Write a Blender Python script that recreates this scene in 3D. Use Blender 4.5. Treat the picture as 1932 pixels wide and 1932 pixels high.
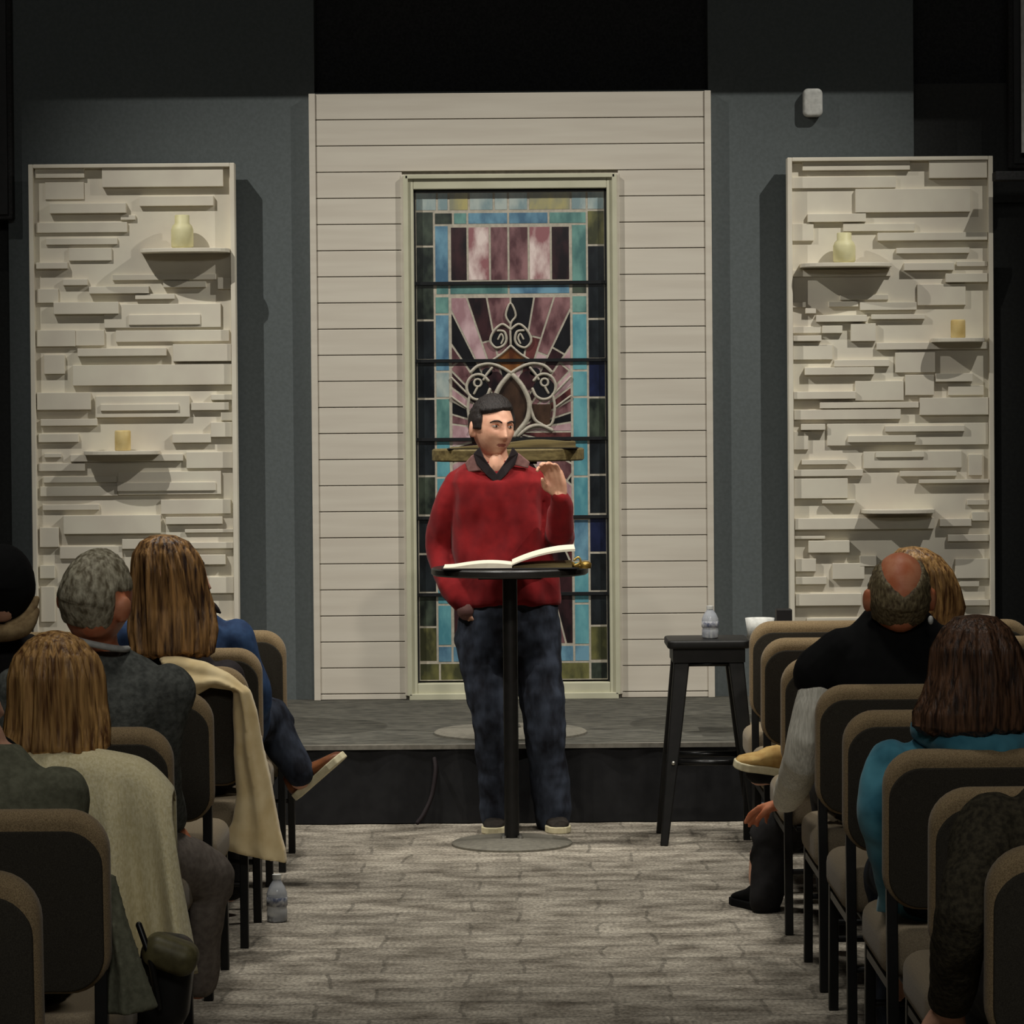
import bpy, bmesh, math, random
from mathutils import Vector, Matrix, noise
random.seed(7)
for o in list(bpy.data.objects): bpy.data.objects.remove(o)
S = bpy.context.scene; COL = S.collection
PI = math.pi
# ------------------------------------------------------------ camera
F_PX, CX, CY, PITCH, ROLL, CAMH = 6000.0, 974.0, 890.0, 0.02, math.radians(0.48), 1.68
cam_d = bpy.data.cameras.new('camera'); cam = bpy.data.objects.new('camera', cam_d); COL.objects.link(cam); S.camera = cam
cam_d.sensor_fit = 'HORIZONTAL'; cam_d.sensor_width = 36.0; cam_d.lens = F_PX/1932*36
cam_d.shift_x = (966-CX)/1932; cam_d.shift_y = (CY-966)/1932
cam_d.clip_end = 100
_F = Vector((0, math.cos(PITCH), -math.sin(PITCH))); _U = Vector((0, math.sin(PITCH), math.cos(PITCH))); _R = Vector((1, 0, 0))
_up = _U*math.cos(ROLL)+_R*math.sin(ROLL); _rt = _R*math.cos(ROLL)-_U*math.sin(ROLL)
CM = Matrix((_rt, _up, -_F)).transposed()
cam.matrix_world = Matrix.Translation((0, 0, CAMH)) @ CM.to_4x4()
def W(px, py, D):
    """the point of the room at distance D down the aisle that the photograph shows at a pixel"""
    d = CM @ Vector(((px-CX)/F_PX, -(py-CY)/F_PX, -1.0))
    k = D/d.y
    return Vector((d.x*k, D, CAMH+d.z*k))
# ------------------------------------------------------------ world, lights, exposure
S.view_settings.view_transform = 'Standard'; S.view_settings.look = 'None'
S.view_settings.exposure = 0.0; S.view_settings.gamma = 1.0
S.view_settings.use_curve_mapping = False
w = bpy.data.worlds.new('room_ambient'); S.world = w; w.use_nodes = True
w.node_tree.nodes['Background'].inputs[0].default_value = (0.9, 1.0, 0.95, 1); w.node_tree.nodes['Background'].inputs[1].default_value = 0.02
def spot(name, loc, aim, energy, angle, blend, radius=.12, color=(1, .93, .82)):
    l = bpy.data.lights.new(name, 'SPOT'); l.energy = energy; l.spot_size = math.radians(angle); l.spot_blend = blend
    l.shadow_soft_size = radius; l.color = color
    o = bpy.data.objects.new(name, l); COL.objects.link(o); o.location = loc
    o.rotation_euler = (Vector(aim)-Vector(loc)).to_track_quat('-Z', 'Y').to_euler(); return o
def area(name, loc, aim, energy, sx, sy, color=(1, .95, .87)):
    l = bpy.data.lights.new(name, 'AREA'); l.shape = 'RECTANGLE'; l.size = sx; l.size_y = sy; l.energy = energy; l.color = color
    o = bpy.data.objects.new(name, l); COL.objects.link(o); o.location = loc
    o.rotation_euler = (Vector(aim)-Vector(loc)).to_track_quat('-Z', 'Y').to_euler(); return o
spot('stage_spot_light', (-3.7, 11.9, 6.1), (1.3, 14.9, -.55), 1020, 51, 1.0, .02, (1, .965, .89))
spot('stage_spot_light', (3.7, 11.9, 6.1), (-1.3, 14.9, -.55), 1020, 51, 1.0, .02, (1, .965, .89))
spot('speaker_spot_light', (1.4, 6.2, 4.9), (-.05, 12.8, .9), 420, 26, 1.0, .12)
spot('speaker_spot_light', (-1.5, 6.6, 4.9), (-.05, 12.8, .8), 240, 26, 1.0, .12)
spot('house_ceiling_light', (-1.2, 10.9, 6.2), (-.9, 11.5, 0), 560, 62, .9, .35, (1, .97, .9))
spot('house_ceiling_light', (1.2, 10.9, 6.2), (.9, 11.5, 0), 560, 62, .9, .35, (1, .97, .9))
spot('rear_house_ceiling_light', (-.3, 7.6, 6.2), (-.3, 8.4, 0), 250, 72, 1.0, .4, (1, .97, .9))
area('camera_side_fill', (0, -.5, 5.8), (0, 9, 1.0), 120, 4.0, 1.0, (1, .99, .94))  # added fill behind the camera, lifts dark surfaces facing it; no real lamp

# ------------------------------------------------------------ materials
def lin(c):
    return tuple(((v/255)/12.92 if v/255 <= .04045 else ((v/255+.055)/1.055)**2.4) for v in c)
def mat(name, c, c2=None, rough=.7, scale=40, stretch=(1, 1, 1), bump=0, metal=0, spec=.3, detail=3, lo=.35, hi=.65, sheen=0, trans=0):
    m = bpy.data.materials.new(name); m.use_nodes = True; nt = m.node_tree; b = nt.nodes['Principled BSDF']
    b.inputs['Roughness'].default_value = rough; b.inputs['Metallic'].default_value = metal
    b.inputs['Specular IOR Level'].default_value = spec
    if sheen: b.inputs['Sheen Weight'].default_value = sheen; b.inputs['Sheen Roughness'].default_value = .5
    if trans: b.inputs['Transmission Weight'].default_value = trans
    c2 = c2 or tuple(max(0, v*.88) for v in c)
    tc = nt.nodes.new('ShaderNodeTexCoord'); mp = nt.nodes.new('ShaderNodeMapping'); mp.inputs['Scale'].default_value = stretch
    nz = nt.nodes.new('ShaderNodeTexNoise'); nz.inputs['Scale'].default_value = scale; nz.inputs['Detail'].default_value = detail
    cr = nt.nodes.new('ShaderNodeValToRGB'); cr.color_ramp.elements[0].position = lo; cr.color_ramp.elements[1].position = hi
    cr.color_ramp.elements[0].color = (*lin(c2), 1); cr.color_ramp.elements[1].color = (*lin(c), 1)
    L = nt.links.new
    L(tc.outputs['Object'], mp.inputs[0]); L(mp.outputs[0], nz.inputs['Vector']); L(nz.outputs[0], cr.inputs[0]); L(cr.outputs[0], b.inputs['Base Color'])
    if bump:
        bp = nt.nodes.new('ShaderNodeBump'); bp.inputs['Strength'].default_value = bump; bp.inputs['Distance'].default_value = .01
        L(nz.outputs[0], bp.inputs['Height']); L(bp.outputs[0], b.inputs['Normal'])
    return m
M = {}
M['wall'] = mat('slate_grey_paint', (92, 98, 99), (86, 92, 92), .85, 60, bump=.05)
M['wall_dark'] = mat('dark_grey_paint', (58, 59, 58), (52, 53, 52), .9, 60)
M['black'] = mat('matte_black_cloth', (56, 56, 56), (46, 46, 46), .95, 80, spec=.1)
M['ceiling'] = mat('black_ceiling_paint', (26, 26, 26), None, .95, 20, spec=.1)
M['board'] = mat('white_painted_board', (208, 201, 187), (200, 192, 178), .6, 6, stretch=(.3, 1, 4))
M['casing'] = mat('cream_painted_casing', (196, 194, 170), (188, 186, 162), .55, 8)
M['groove'] = mat('board_groove_shadow_gap', (150, 143, 130), None, .8)
M['relief'] = mat('white_plaster_relief', (226, 220, 202), (216, 208, 192), .75, 5, bump=.02)
M['stage'] = mat('charcoal_stage_carpet', (92, 90, 82), (66, 65, 60), .95, 30, stretch=(.5, 1, 1), bump=.3, spec=.1, detail=6)
M['skirt'] = mat('black_stage_skirt', (36, 36, 37), (30, 30, 31), .9, 20, spec=.15)
M['metal_trim'] = mat('aluminium_nosing', (150, 146, 136), None, .4, metal=.6)
M['chair'] = mat('olive_brown_upholstery', (160, 138, 104), (120, 101, 74), .95, 420, bump=.15, spec=.1, sheen=.15)
M['back_shade'] = mat('shaded_back_fabric', (66, 62, 54), (52, 48, 42), .95, 420, bump=.1, spec=.08)  # chair upholstery darkened, shade on the backs put into the colour
M['seat'] = mat('tan_seat_upholstery', (150, 136, 112), (128, 114, 94), .95, 300, bump=.1, spec=.1, sheen=.1)
M['steel'] = mat('black_powder_coated_steel', (30, 29, 28), (24, 24, 23), .45, 30, metal=.3, spec=.4)
M['steel_gloss'] = mat('satin_black_steel', (22, 22, 22), None, .3, 30, metal=.4, spec=.5)
M['disc'] = mat('grey_cast_base', (128, 124, 112), (112, 108, 98), .55, 50, metal=.25)
M['bolt'] = mat('steel_bolt', (190, 188, 180), None, .35, metal=.9)
M['tabletop'] = mat('black_laminate', (34, 32, 30), None, .35, 20, spec=.5)
M['oldwood'] = mat('weathered_olive_wood', (118, 104, 66), (78, 66, 38), .6, 9, stretch=(.6, 4, 6), bump=.1)
M['skin'] = mat('skin', (218, 168, 140), (204, 150, 124), .5, 30, bump=.03, spec=.35)
M['skin2'] = mat('ruddy_skin', (214, 142, 106), (198, 112, 74), .5, 25, bump=.03, spec=.35)
M['lip'] = mat('lips', (150, 88, 76), None, .45)
M['eyew'] = mat('eye_white', (215, 208, 200), None, .25, spec=.5)
M['iris'] = mat('dark_iris', (38, 26, 20), None, .2, spec=.5)
M['hair_dark'] = mat('dark_brown_hair', (42, 35, 32), (20, 16, 15), .6, 30, stretch=(8, 8, 1.2), bump=.4)
M['hair_grey'] = mat('silver_grey_hair', (188, 180, 156), (112, 102, 80), .6, 26, stretch=(3, 3, 1.4), bump=.5)
M['hair_fringe'] = mat('grey_brown_short_hair', (140, 126, 94), (84, 70, 50), .6, 40, stretch=(3, 3, 1.4), bump=.4)
M['hair_blonde'] = mat('honey_blonde_hair', (204, 158, 98), (92, 60, 34), .45, 14, stretch=(6, 6, .5), bump=.6, lo=.34, hi=.66)
M['hair_brown'] = mat('highlighted_brown_hair', (188, 142, 88), (54, 34, 24), .45, 12, stretch=(6, 6, .5), bump=.6, lo=.34, hi=.68)
M['hair_brunette'] = mat('dark_brunette_hair', (104, 74, 54), (44, 30, 22), .45, 20, stretch=(6, 6, .6), bump=.5)
M['red'] = mat('crimson_knit', (134, 26, 29), (108, 19, 23), .85, 14, bump=.1, spec=.15, sheen=.08)
M['collar_out'] = mat('grey_mauve_collar', (128, 94, 90), (112, 80, 76), .8, 60)
M['collar_in'] = mat('black_shirt', (34, 26, 28), None, .8)
M['denim'] = mat('dark_denim', (54, 60, 72), (24, 25, 31), .85, 10, stretch=(2, 2, 1), bump=.1, spec=.15)
M['jean_blue'] = mat('blue_denim_shirt', (52, 78, 116), (34, 52, 84), .85, 20, bump=.1)
M['shoe_black'] = mat('dark_canvas_shoe', (46, 40, 34), (32, 28, 24), .8, 60)
M['sole'] = mat('white_rubber_sole', (222, 212, 178), (206, 196, 160), .6)
M['blazer'] = mat('charcoal_wool_blazer', (104, 106, 101), (76, 78, 74), .95, 60, bump=.3, spec=.1)
M['vest'] = mat('black_vest', (22, 22, 22), None, .9, spec=.1)
M['white_knit'] = mat('white_ribbed_sleeve', (232, 228, 214), (198, 194, 180), .9, 30, stretch=(6, 6, .6), bump=.3, spec=.1)
M['teal'] = mat('teal_sweater', (92, 158, 176), (56, 112, 130), .9, 9, bump=.15, spec=.1, sheen=.2)
M['olive_knit'] = mat('dark_olive_knit', (74, 68, 54), (48, 44, 36), .95, 90, bump=.4, spec=.1)
M['grey_knit'] = mat('grey_green_knit', (112, 112, 94), (94, 94, 78), .95, 60, bump=.2, spec=.1)
M['cream'] = mat('cream_wool_cloth', (236, 224, 184), (216, 202, 156), .95, 200, stretch=(1, 1, .4), bump=.2, spec=.1, sheen=.2)
M['tan_coat'] = mat('cream_tan_coat_cloth', (240, 218, 170), (222, 196, 144), .9, 12, bump=.08, spec=.1, sheen=.2)
M['grey_trouser'] = mat('grey_trousers', (132, 122, 112), (112, 102, 94), .95, 60, bump=.1)
M['dark_cloth'] = mat('dark_trousers', (30, 28, 28), (22, 20, 20), .9, 40)
M['pink'] = mat('pink_blouse', (176, 100, 88), (150, 80, 72), .9, 30)
M['brown_shoe'] = mat('brown_leather', (134, 82, 48), (92, 48, 30), .5, 20)
M['tan_boot'] = mat('tan_suede_boot', (208, 176, 112), (170, 132, 76), .9, 20)
M['beige'] = mat('beige_knit', (150, 128, 92), (120, 98, 68), .9, 40)
M['paper'] = mat('white_page', (226, 220, 200), (216, 208, 188), .8, 30, stretch=(1, 12, 1))
M['brass'] = mat('brass_edge', (190, 160, 84), (130, 104, 50), .35, 30, metal=.6)
M['cover'] = mat('black_book_cover', (26, 24, 24), None, .5)
M['plastic_white'] = mat('white_plastic', (206, 206, 200), None, .5)
M['label'] = mat('blue_grey_label', (84, 90, 110), (190, 190, 190), .5, 60)
M['candle'] = mat('pale_yellow_wax', (222, 216, 172), (206, 198, 146), .5, 12)
M['amber_wax'] = mat('amber_wax', (226, 204, 146), (212, 184, 118), .5, 12)
M['leather'] = mat('black_leather', (20, 19, 18), None, .4, spec=.4)
M['olive_leather'] = mat('olive_leather', (104, 98, 66), (80, 74, 48), .5)
M['clear'] = mat('clear_plastic', (225, 228, 232), (205, 210, 218), .12, 20, trans=.55, spec=.5)
M['came'] = mat('lead_came', (188, 180, 164), (168, 162, 148), .5, 60, spec=.4)
M['came_dark'] = mat('black_saddle_bar', (28, 30, 32), None, .4)
def gl(n, a, b, sc=14, st=(1, 1, .5)): M[n] = mat('glass_'+n, a, b, .22, sc, stretch=st, spec=.6, detail=5, lo=.38, hi=.62)
gl('forest', (74, 84, 72), (30, 36, 34)); gl('night', (38, 44, 48), (20, 24, 28)); gl('navy', (34, 42, 76), (18, 24, 42))
gl('cyan', (112, 172, 180), (78, 138, 152)); gl('sky', (116, 160, 182), (72, 108, 134)); gl('seagreen', (116, 160, 152), (76, 116, 114))
gl('mauve', (150, 112, 114), (86, 56, 60)); gl('pink', (206, 176, 180), (160, 124, 130)); gl('plum', (62, 38, 42), (26, 20, 24))
gl('ruby', (110, 62, 60), (58, 28, 32)); gl('white', (232, 214, 208), (150, 100, 104)); gl('amber', (134, 86, 44), (84, 46, 26)); gl('brown', (76, 56, 44), (40, 30, 26))
gl('gold', (178, 168, 112), (140, 140, 118)); gl('pale', (176, 186, 180), (128, 150, 154)); gl('olive', (118, 116, 72), (62, 64, 44)); gl('ink', (30, 30, 34), (20, 20, 24))

def carpet():
    m = bpy.data.materials.new('grey_plank_carpet'); m.use_nodes = True; nt = m.node_tree; b = nt.nodes['Principled BSDF']; L = nt.links.new
    b.inputs['Roughness'].default_value = .95; b.inputs['Specular IOR Level'].default_value = .1
    tc = nt.nodes.new('ShaderNodeTexCoord')
    def nz(scale, st, det=5):
        mp = nt.nodes.new('ShaderNodeMapping'); mp.inputs['Scale'].default_value = st
        n = nt.nodes.new('ShaderNodeTexNoise'); n.inputs['Scale'].default_value = scale; n.inputs['Detail'].default_value = det
        L(tc.outputs['Object'], mp.inputs[0]); L(mp.outputs[0], n.inputs['Vector']); return n
    n1 = nz(6.0, (.9, 1.5, 1), 9); n2 = nz(90, (1, .5, 1), 4); n3 = nz(1.0, (1, 1.2, 1), 2)
    br = nt.nodes.new('ShaderNodeTexBrick'); br.inputs['Scale'].default_value = 1.0; br.inputs['Brick Width'].default_value = .42; br.inputs['Row Height'].default_value = .23
    br.inputs['Mortar Size'].default_value = .008; br.inputs['Mortar Smooth'].default_value = .5; br.offset = .37; br.offset_frequency = 2
    br.inputs['Color1'].default_value = (.72, .72, .72, 1); br.inputs['Color2'].default_value = (1, 1, 1, 1); br.inputs['Mortar'].default_value = (.45, .45, .45, 1)
    # wavy joints
    mp = nt.nodes.new('ShaderNodeMapping'); L(tc.outputs['Object'], mp.inputs[0])
    nd = nz(3.2, (1, 1, 1), 3); mx0 = nt.nodes.new('ShaderNodeMix'); mx0.data_type = 'RGBA'; mx0.blend_type = 'LINEAR_LIGHT'; mx0.inputs[0].default_value = .05
    L(mp.outputs[0], mx0.inputs[6]); L(nd.outputs['Color'], mx0.inputs[7]); L(mx0.outputs[2], br.inputs['Vector'])
    cr = nt.nodes.new('ShaderNodeValToRGB'); cr.color_ramp.elements[0].position = .30; cr.color_ramp.elements[1].position = .66
    cr.color_ramp.elements[0].color = (*lin((112, 104, 92)), 1); cr.color_ramp.elements[1].color = (*lin((188, 179, 163)), 1)
    L(n1.outputs[0], cr.inputs[0])
    a = nt.nodes.new('ShaderNodeMix'); a.data_type = 'RGBA'; a.blend_type = 'MULTIPLY'; a.inputs[0].default_value = .75
    L(cr.outputs[0], a.inputs[6]); L(br.outputs[0], a.inputs[7])
    cr2 = nt.nodes.new('ShaderNodeValToRGB'); cr2.color_ramp.elements[0].position = .3; cr2.color_ramp.elements[1].position = .7
    cr2.color_ramp.elements[0].color = (.4, .4, .4, 1); cr2.color_ramp.elements[1].color = (1.25, 1.25, 1.25, 1); L(n2.outputs[0], cr2.inputs[0])
    c = nt.nodes.new('ShaderNodeMix'); c.data_type = 'RGBA'; c.blend_type = 'MULTIPLY'; c.inputs[0].default_value = .8
    L(a.outputs[2], c.inputs[6]); L(cr2.outputs[0], c.inputs[7]); L(c.outputs[2], b.inputs['Base Color'])
    bp = nt.nodes.new('ShaderNodeBump'); bp.inputs['Strength'].default_value = .3; bp.inputs['Distance'].default_value = .01
    L(n2.outputs[0], bp.inputs['Height']); L(bp.outputs[0], b.inputs['Normal'])
    return m
M['carpet'] = carpet()

# ------------------------------------------------------------ geometry helpers
class MB:
    def __init__(s): s.v = []; s.f = []; s.mi = []; s.cur = 0
    def add(s, vs, fs):
        k = len(s.v); s.v += [tuple(v) for v in vs]; s.f += [tuple(i+k for i in f) for f in fs]; s.mi += [s.cur]*len(fs)
    def box(s, a, b):
        x0, x1 = sorted((a[0], b[0])); y0, y1 = sorted((a[1], b[1])); z0, z1 = sorted((a[2], b[2]))
        s.add([(x0, y0, z0), (x1, y0, z0), (x1, y1, z0), (x0, y1, z0), (x0, y0, z1), (x1, y0, z1), (x1, y1, z1), (x0, y1, z1)],
              [(0, 3, 2, 1), (4, 5, 6, 7), (0, 1, 5, 4), (1, 2, 6, 5), (2, 3, 7, 6), (3, 0, 4, 7)]); return s
    def loops(s, loops, cap=True):
        n = len(loops[0]); vs = [p for l in loops for p in l]; fs = []
        for i in range(len(loops)-1):
            for j in range(n):
                a = i*n+j; b = i*n+(j+1) % n; fs.append((a, b, b+n, a+n))
        if cap: fs.append(tuple(reversed(range(n)))); fs.append(tuple(range((len(loops)-1)*n, len(loops)*n)))
        s.add(vs, fs); return s
    def tube(s, pts, radii, n=14, flat=None, capn=3):
        """smooth tapering limb through pts, rounded ends; flat=(axis, k) squashes along an axis"""
        P = [Vector(p) for p in pts]; R = list(radii) if hasattr(radii, '__len__') else [radii]*len(P)
        if len(P) > 2:   # catmull-rom refine
            Q, RR = [], []
            for i in range(len(P)-1):
                p0 = P[max(i-1, 0)]; p1 = P[i]; p2 = P[i+1]; p3 = P[min(i+2, len(P)-1)]
                for k in range(4):
                    t = k/4; Q.append(.5*((2*p1)+(p2-p0)*t+(2*p0-5*p1+4*p2-p3)*t*t+(3*p1-p0-3*p2+p3)*t**3)); RR.append(R[i]*(1-t)+R[i+1]*t)
            Q.append(P[-1]); RR.append(R[-1]); P, R = Q, RR
        loops = []; up = None
        T = [(P[min(i+1, len(P)-1)]-P[max(i-1, 0)]).normalized() for i in range(len(P))]
        def ring(c, t, r):
            nonlocal up
            if up is None: up = Vector((0, 0, 1)) if abs(t.z) < .9 else Vector((0, 1, 0))
            x = t.cross(up).normalized(); y = x.cross(t).normalized(); up = y
            out = []
            for j in range(n):
                a = 2*PI*j/n; d = x*math.cos(a)*r+y*math.sin(a)*r
                if flat: ax = Vector(flat[0]).normalized(); d = d-ax*d.dot(ax)*(1-flat[1])
                out.append(c+d)
            return out
        for k in range(1, capn+1):
            a = k/(capn+1)*PI/2; loops.append(ring(P[0]-T[0]*R[0]*math.cos(a), T[0], max(R[0]*math.sin(a), 1e-4)))
        for p, t, r in zip(P, T, R): loops.append(ring(p, t, r))
        for k in range(capn, 0, -1):
            a = k/(capn+1)*PI/2; loops.append(ring(P[-1]+T[-1]*R[-1]*math.cos(a), T[-1], max(R[-1]*math.sin(a), 1e-4)))
        return s.loops(loops)
    def rod(s, a, b, r, n=12):
        a = Vector(a); b = Vector(b); t = (b-a).normalized(); u = Vector((0, 0, 1)) if abs(t.z) < .9 else Vector((0, 1, 0))
        x = t.cross(u).normalized(); y = x.cross(t)
        return s.loops([[p+(x*math.cos(2*PI*j/n)+y*math.sin(2*PI*j/n))*r for j in range(n)] for p in (a, b)])
    def sqrod(s, a, b, wx, wy):
        a = Vector(a); b = Vector(b); t = (b-a).normalized(); x = Vector((1, 0, 0)); x = (x-t*x.dot(t)); 
        if x.length < .1: x = Vector((0, 1, 0)); x = (x-t*x.dot(t))
        x.normalize(); y = t.cross(x).normalized()
        return s.loops([[p+x*i*wx/2+y*j*wy/2 for i, j in ((-1, -1), (1, -1), (1, 1), (-1, 1))] for p in (a, b)])
    def lathe(s, c, prof, n=40, sx=1, sy=1):
        return s.loops([[Vector((c[0]+r*sx*math.cos(2*PI*j/n), c[1]+r*sy*math.sin(2*PI*j/n), c[2]+z)) for j in range(n)] for r, z in prof])
    def rings(s, R, n=28, pw=2.0):
        """stack of horizontal elliptical sections (x, y, z, rx, ry)"""
        L_ = []
        for x, y, z, rx, ry in R:
            l = []
            for j in range(n):
                a = 2*PI*j/n; ca, sa = math.cos(a), math.sin(a)
                l.append(Vector((x+rx*math.copysign(abs(ca)**(2/pw), ca), y+ry*math.copysign(abs(sa)**(2/pw), sa), z)))
            L_.append(l)
        return s.loops(L_)
    def ell(s, c, r, rot=None, n=20, m=12):
        c = Vector(c); vs = []; rot = rot or Matrix.Identity(3)
        L_ = []
        for i in range(m+1):
            th = PI*(i+.02)/(m+.04)
            L_.append([c+rot @ Vector((r[0]*math.sin(th)*math.cos(2*PI*j/n), r[1]*math.sin(th)*math.sin(2*PI*j/n), -r[2]*math.cos(th))) for j in range(n)])
        return s.loops(L_)
    def prism(s, poly, t, D=None):
        """poly: world points on a plane; extruded back by t along +Y"""
        n = len(poly); v = [Vector(p) for p in poly]+[Vector(p)+Vector((0, t, 0)) for p in poly]
        s.add(v, [tuple(range(n)), tuple(reversed(range(n, 2*n)))]+[(i, i+n, (i+1) % n+n, (i+1) % n) for i in range(n)]); return s
    def pillow(s, mtx, w, h, d, rc, re, nc=7, ne=5):
        """rounded-rectangle cushion w x h (local x,z), depth d (local y), corner radius rc, edge radius re"""
        L_ = []
        ks = [(-PI/2+PI/2*k/ne, -1) for k in range(ne+1)]+[(PI/2*k/ne, 1) for k in range(ne+1)]
        for a, sg in ks:
            ins = re*(1-math.cos(a)); y = (-d/2+re if sg < 0 else d/2-re)+re*math.sin(a)
            r = max(rc-ins, .003); hw, hh = w/2-ins, h/2-ins; l = []
            for q, (sx, sz) in enumerate(((1, 1), (-1, 1), (-1, -1), (1, -1))):
                for k in range(nc+1):
                    b = PI/2*q+PI/2*k/nc; l.append(mtx @ Vector((sx*(hw-r)+r*math.cos(b), y, sz*(hh-r)+r*math.sin(b))))
            L_.append(l)
        return s.loops(L_)
    def mesh(s, name):
        m = bpy.data.meshes.new(name); m.from_pydata(s.v, [], s.f); m.update(); m.polygons.foreach_set('material_index', s.mi)
        bm = bmesh.new(); bm.from_mesh(m); bmesh.ops.recalc_face_normals(bm, faces=bm.faces); bm.to_mesh(m); bm.free(); return m
    def build(s, name, mats, parent=None, smooth=False, bevel=0, mw=None, remesh=0, sm=0, wrinkle=None, auto=None):
        if not isinstance(mats, (list, tuple)): mats = [mats]
        me = s.mesh(name); o = bpy.data.objects.new(name, me); COL.objects.link(o)
        if remesh:
            r = o.modifiers.new('r', 'REMESH'); r.mode = 'VOXEL'; r.voxel_size = remesh; r.use_smooth_shade = True
            if sm: q = o.modifiers.new('s', 'SMOOTH'); q.factor = .5; q.iterations = sm
            dg = bpy.context.evaluated_depsgraph_get(); ev = o.evaluated_get(dg); nm = bpy.data.meshes.new_from_object(ev)
            o.modifiers.clear(); o.data = nm; bpy.data.meshes.remove(me); me = nm; me.name = name; smooth = True
            if wrinkle:
                amp, sc, st = wrinkle; me.update()
                nn = [v.normal.copy() for v in me.vertices]
                for v, k in zip(me.vertices, nn):
                    p = Vector((v.co.x*st[0], v.co.y*st[1], v.co.z*st[2]))*sc
                    v.co += k*amp*(noise.noise(p)+.5*noise.noise(p*2.1))
        for m in mats: me.materials.append(M[m] if isinstance(m, str) else m)
        if bevel:
            b = o.modifiers.new('b', 'BEVEL'); b.width = bevel; b.segments = 2; b.limit_method = 'ANGLE'
        if smooth: me.polygons.foreach_set('use_smooth', [True]*len(me.polygons))
        if auto:
            me.polygons.foreach_set('use_smooth', [True]*len(me.polygons))
            me.set_sharp_from_angle(angle=math.radians(auto)) if hasattr(me, 'set_sharp_from_angle') else None
        me.update()
        if parent: o.parent = parent; o.matrix_parent_inverse = Matrix.Translation(-parent.location)
        return o
def tag(o, label=None, cat=None, group=None, kind=None):
    if label: o['label'] = label
    if cat: o['category'] = cat
    if group: o['group'] = group
    if kind: o['kind'] = kind
    return o
def thing(name, loc, label, cat, group=None):
    o = bpy.data.objects.new(name, None); COL.objects.link(o); o.location = loc; o.empty_display_size = .1
    return tag(o, label, cat, group)
def struct(name, mb, m, label, cat, parent=None, **k):
    o = mb.build(name, m, parent, **k)
    if parent is None: tag(o, label, cat, kind='structure')
    return o
def dup(root, loc, label, group=None, name=None):
    r = root.copy(); COL.objects.link(r); r.location = loc; r['label'] = label
    if group: r['group'] = group
    for ch in root.children:
        c = ch.copy(); COL.objects.link(c); c.parent = r; c.matrix_parent_inverse = ch.matrix_parent_inverse.copy()
        for g in ch.children:
            e = g.copy(); COL.objects.link(e); e.parent = c; e.matrix_parent_inverse = g.matrix_parent_inverse.copy()
    return r

# ============================================================ SETTING
DW = 14.93; SH = .318; DS = 12.84
wl = W(20, 770, DW).x; wr = W(1727, 770, DW).x; ct0 = W(585, 172, DW).x; ct1 = W(1340, 172, DW).x
zT = W(962, 172, DW).z
struct('floor', MB().box((-5, -2, -.05), (5, 16, 0)), 'carpet', 'grey plank-patterned carpet floor running down the aisle', 'floor')
struct('shade_beam', MB().box((-5, 14.0, 4.05), (5, 14.1, 6.4)), 'ceiling', 'unseen black beam added to keep the stage lights off the upper wall', 'beam')  # added out of view to shade the wall above the surround
struct('wall_back', MB().box((wl, DW, 0), (ct0+.02, DW+.15, 6.4)).box((ct0+.02, DW, 0), (ct1-.01, DW+.15, zT)).box((ct1-.01, DW, 0), (wr, DW+.15, 6.4)), 'wall', 'slate grey painted wall behind the stage', 'wall')
struct('wall_recess', MB().box((wr, DW+.12, 0), (5, DW+.25, zT+.03)).box((-5, DW+.12, 0), (wl, DW+.25, 3.2)), 'wall_dark', 'darker grey recessed wall at the sides of the stage', 'wall')
struct('wall_upper', MB().box((-5, DW+.3, 0), (5, DW+.45, 6.4)), 'black', 'black recess above the white boarded surround', 'wall')
struct('wall_left', MB().box((-5.1, -2, 0), (-5, 16, 6.4)), 'wall_dark', 'dark side wall on the left', 'wall')
struct('wall_right', MB().box((5, -2, 0), (5.1, 16, 6.4)), 'wall_dark', 'dark side wall on the right', 'wall')
struct('wall_rear', MB().box((-5, -2.1, 0), (5, -2, 6.4)), 'wall_dark', 'dark wall behind the seating', 'wall')
struct('ceiling', MB().box((-5, -2, 6.4), (5, 16, 6.5)), 'ceiling', 'black ceiling', 'ceiling')
struct('stage', MB().box((-5, DS+.02, 0), (5, DW+.1, SH)), 'stage', 'low stage platform covered in charcoal carpet', 'stage')
sk = MB(); n = 260
for i in range(n):
    x0 = -4.9+9.8*i/n; x1 = x0+9.8/n; y0 = DS+.006*math.sin(i*.9); y1 = DS+.006*math.sin((i+1)*.9)
    sk.add([(x0, y0, .004), (x1, y1, .004), (x1, y1, SH-.012), (x0, y0, SH-.012)], [(0, 1, 2, 3)])
struct('stage_skirt', sk, 'skirt', 'black cloth skirt hanging along the front of the stage', 'stage skirt')
struct('trim_1', MB().box((-5, DS-.012, SH-.014), (5, DS+.03, SH+.004)), 'metal_trim', 'thin metal nosing along the stage front edge', 'trim')

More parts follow.
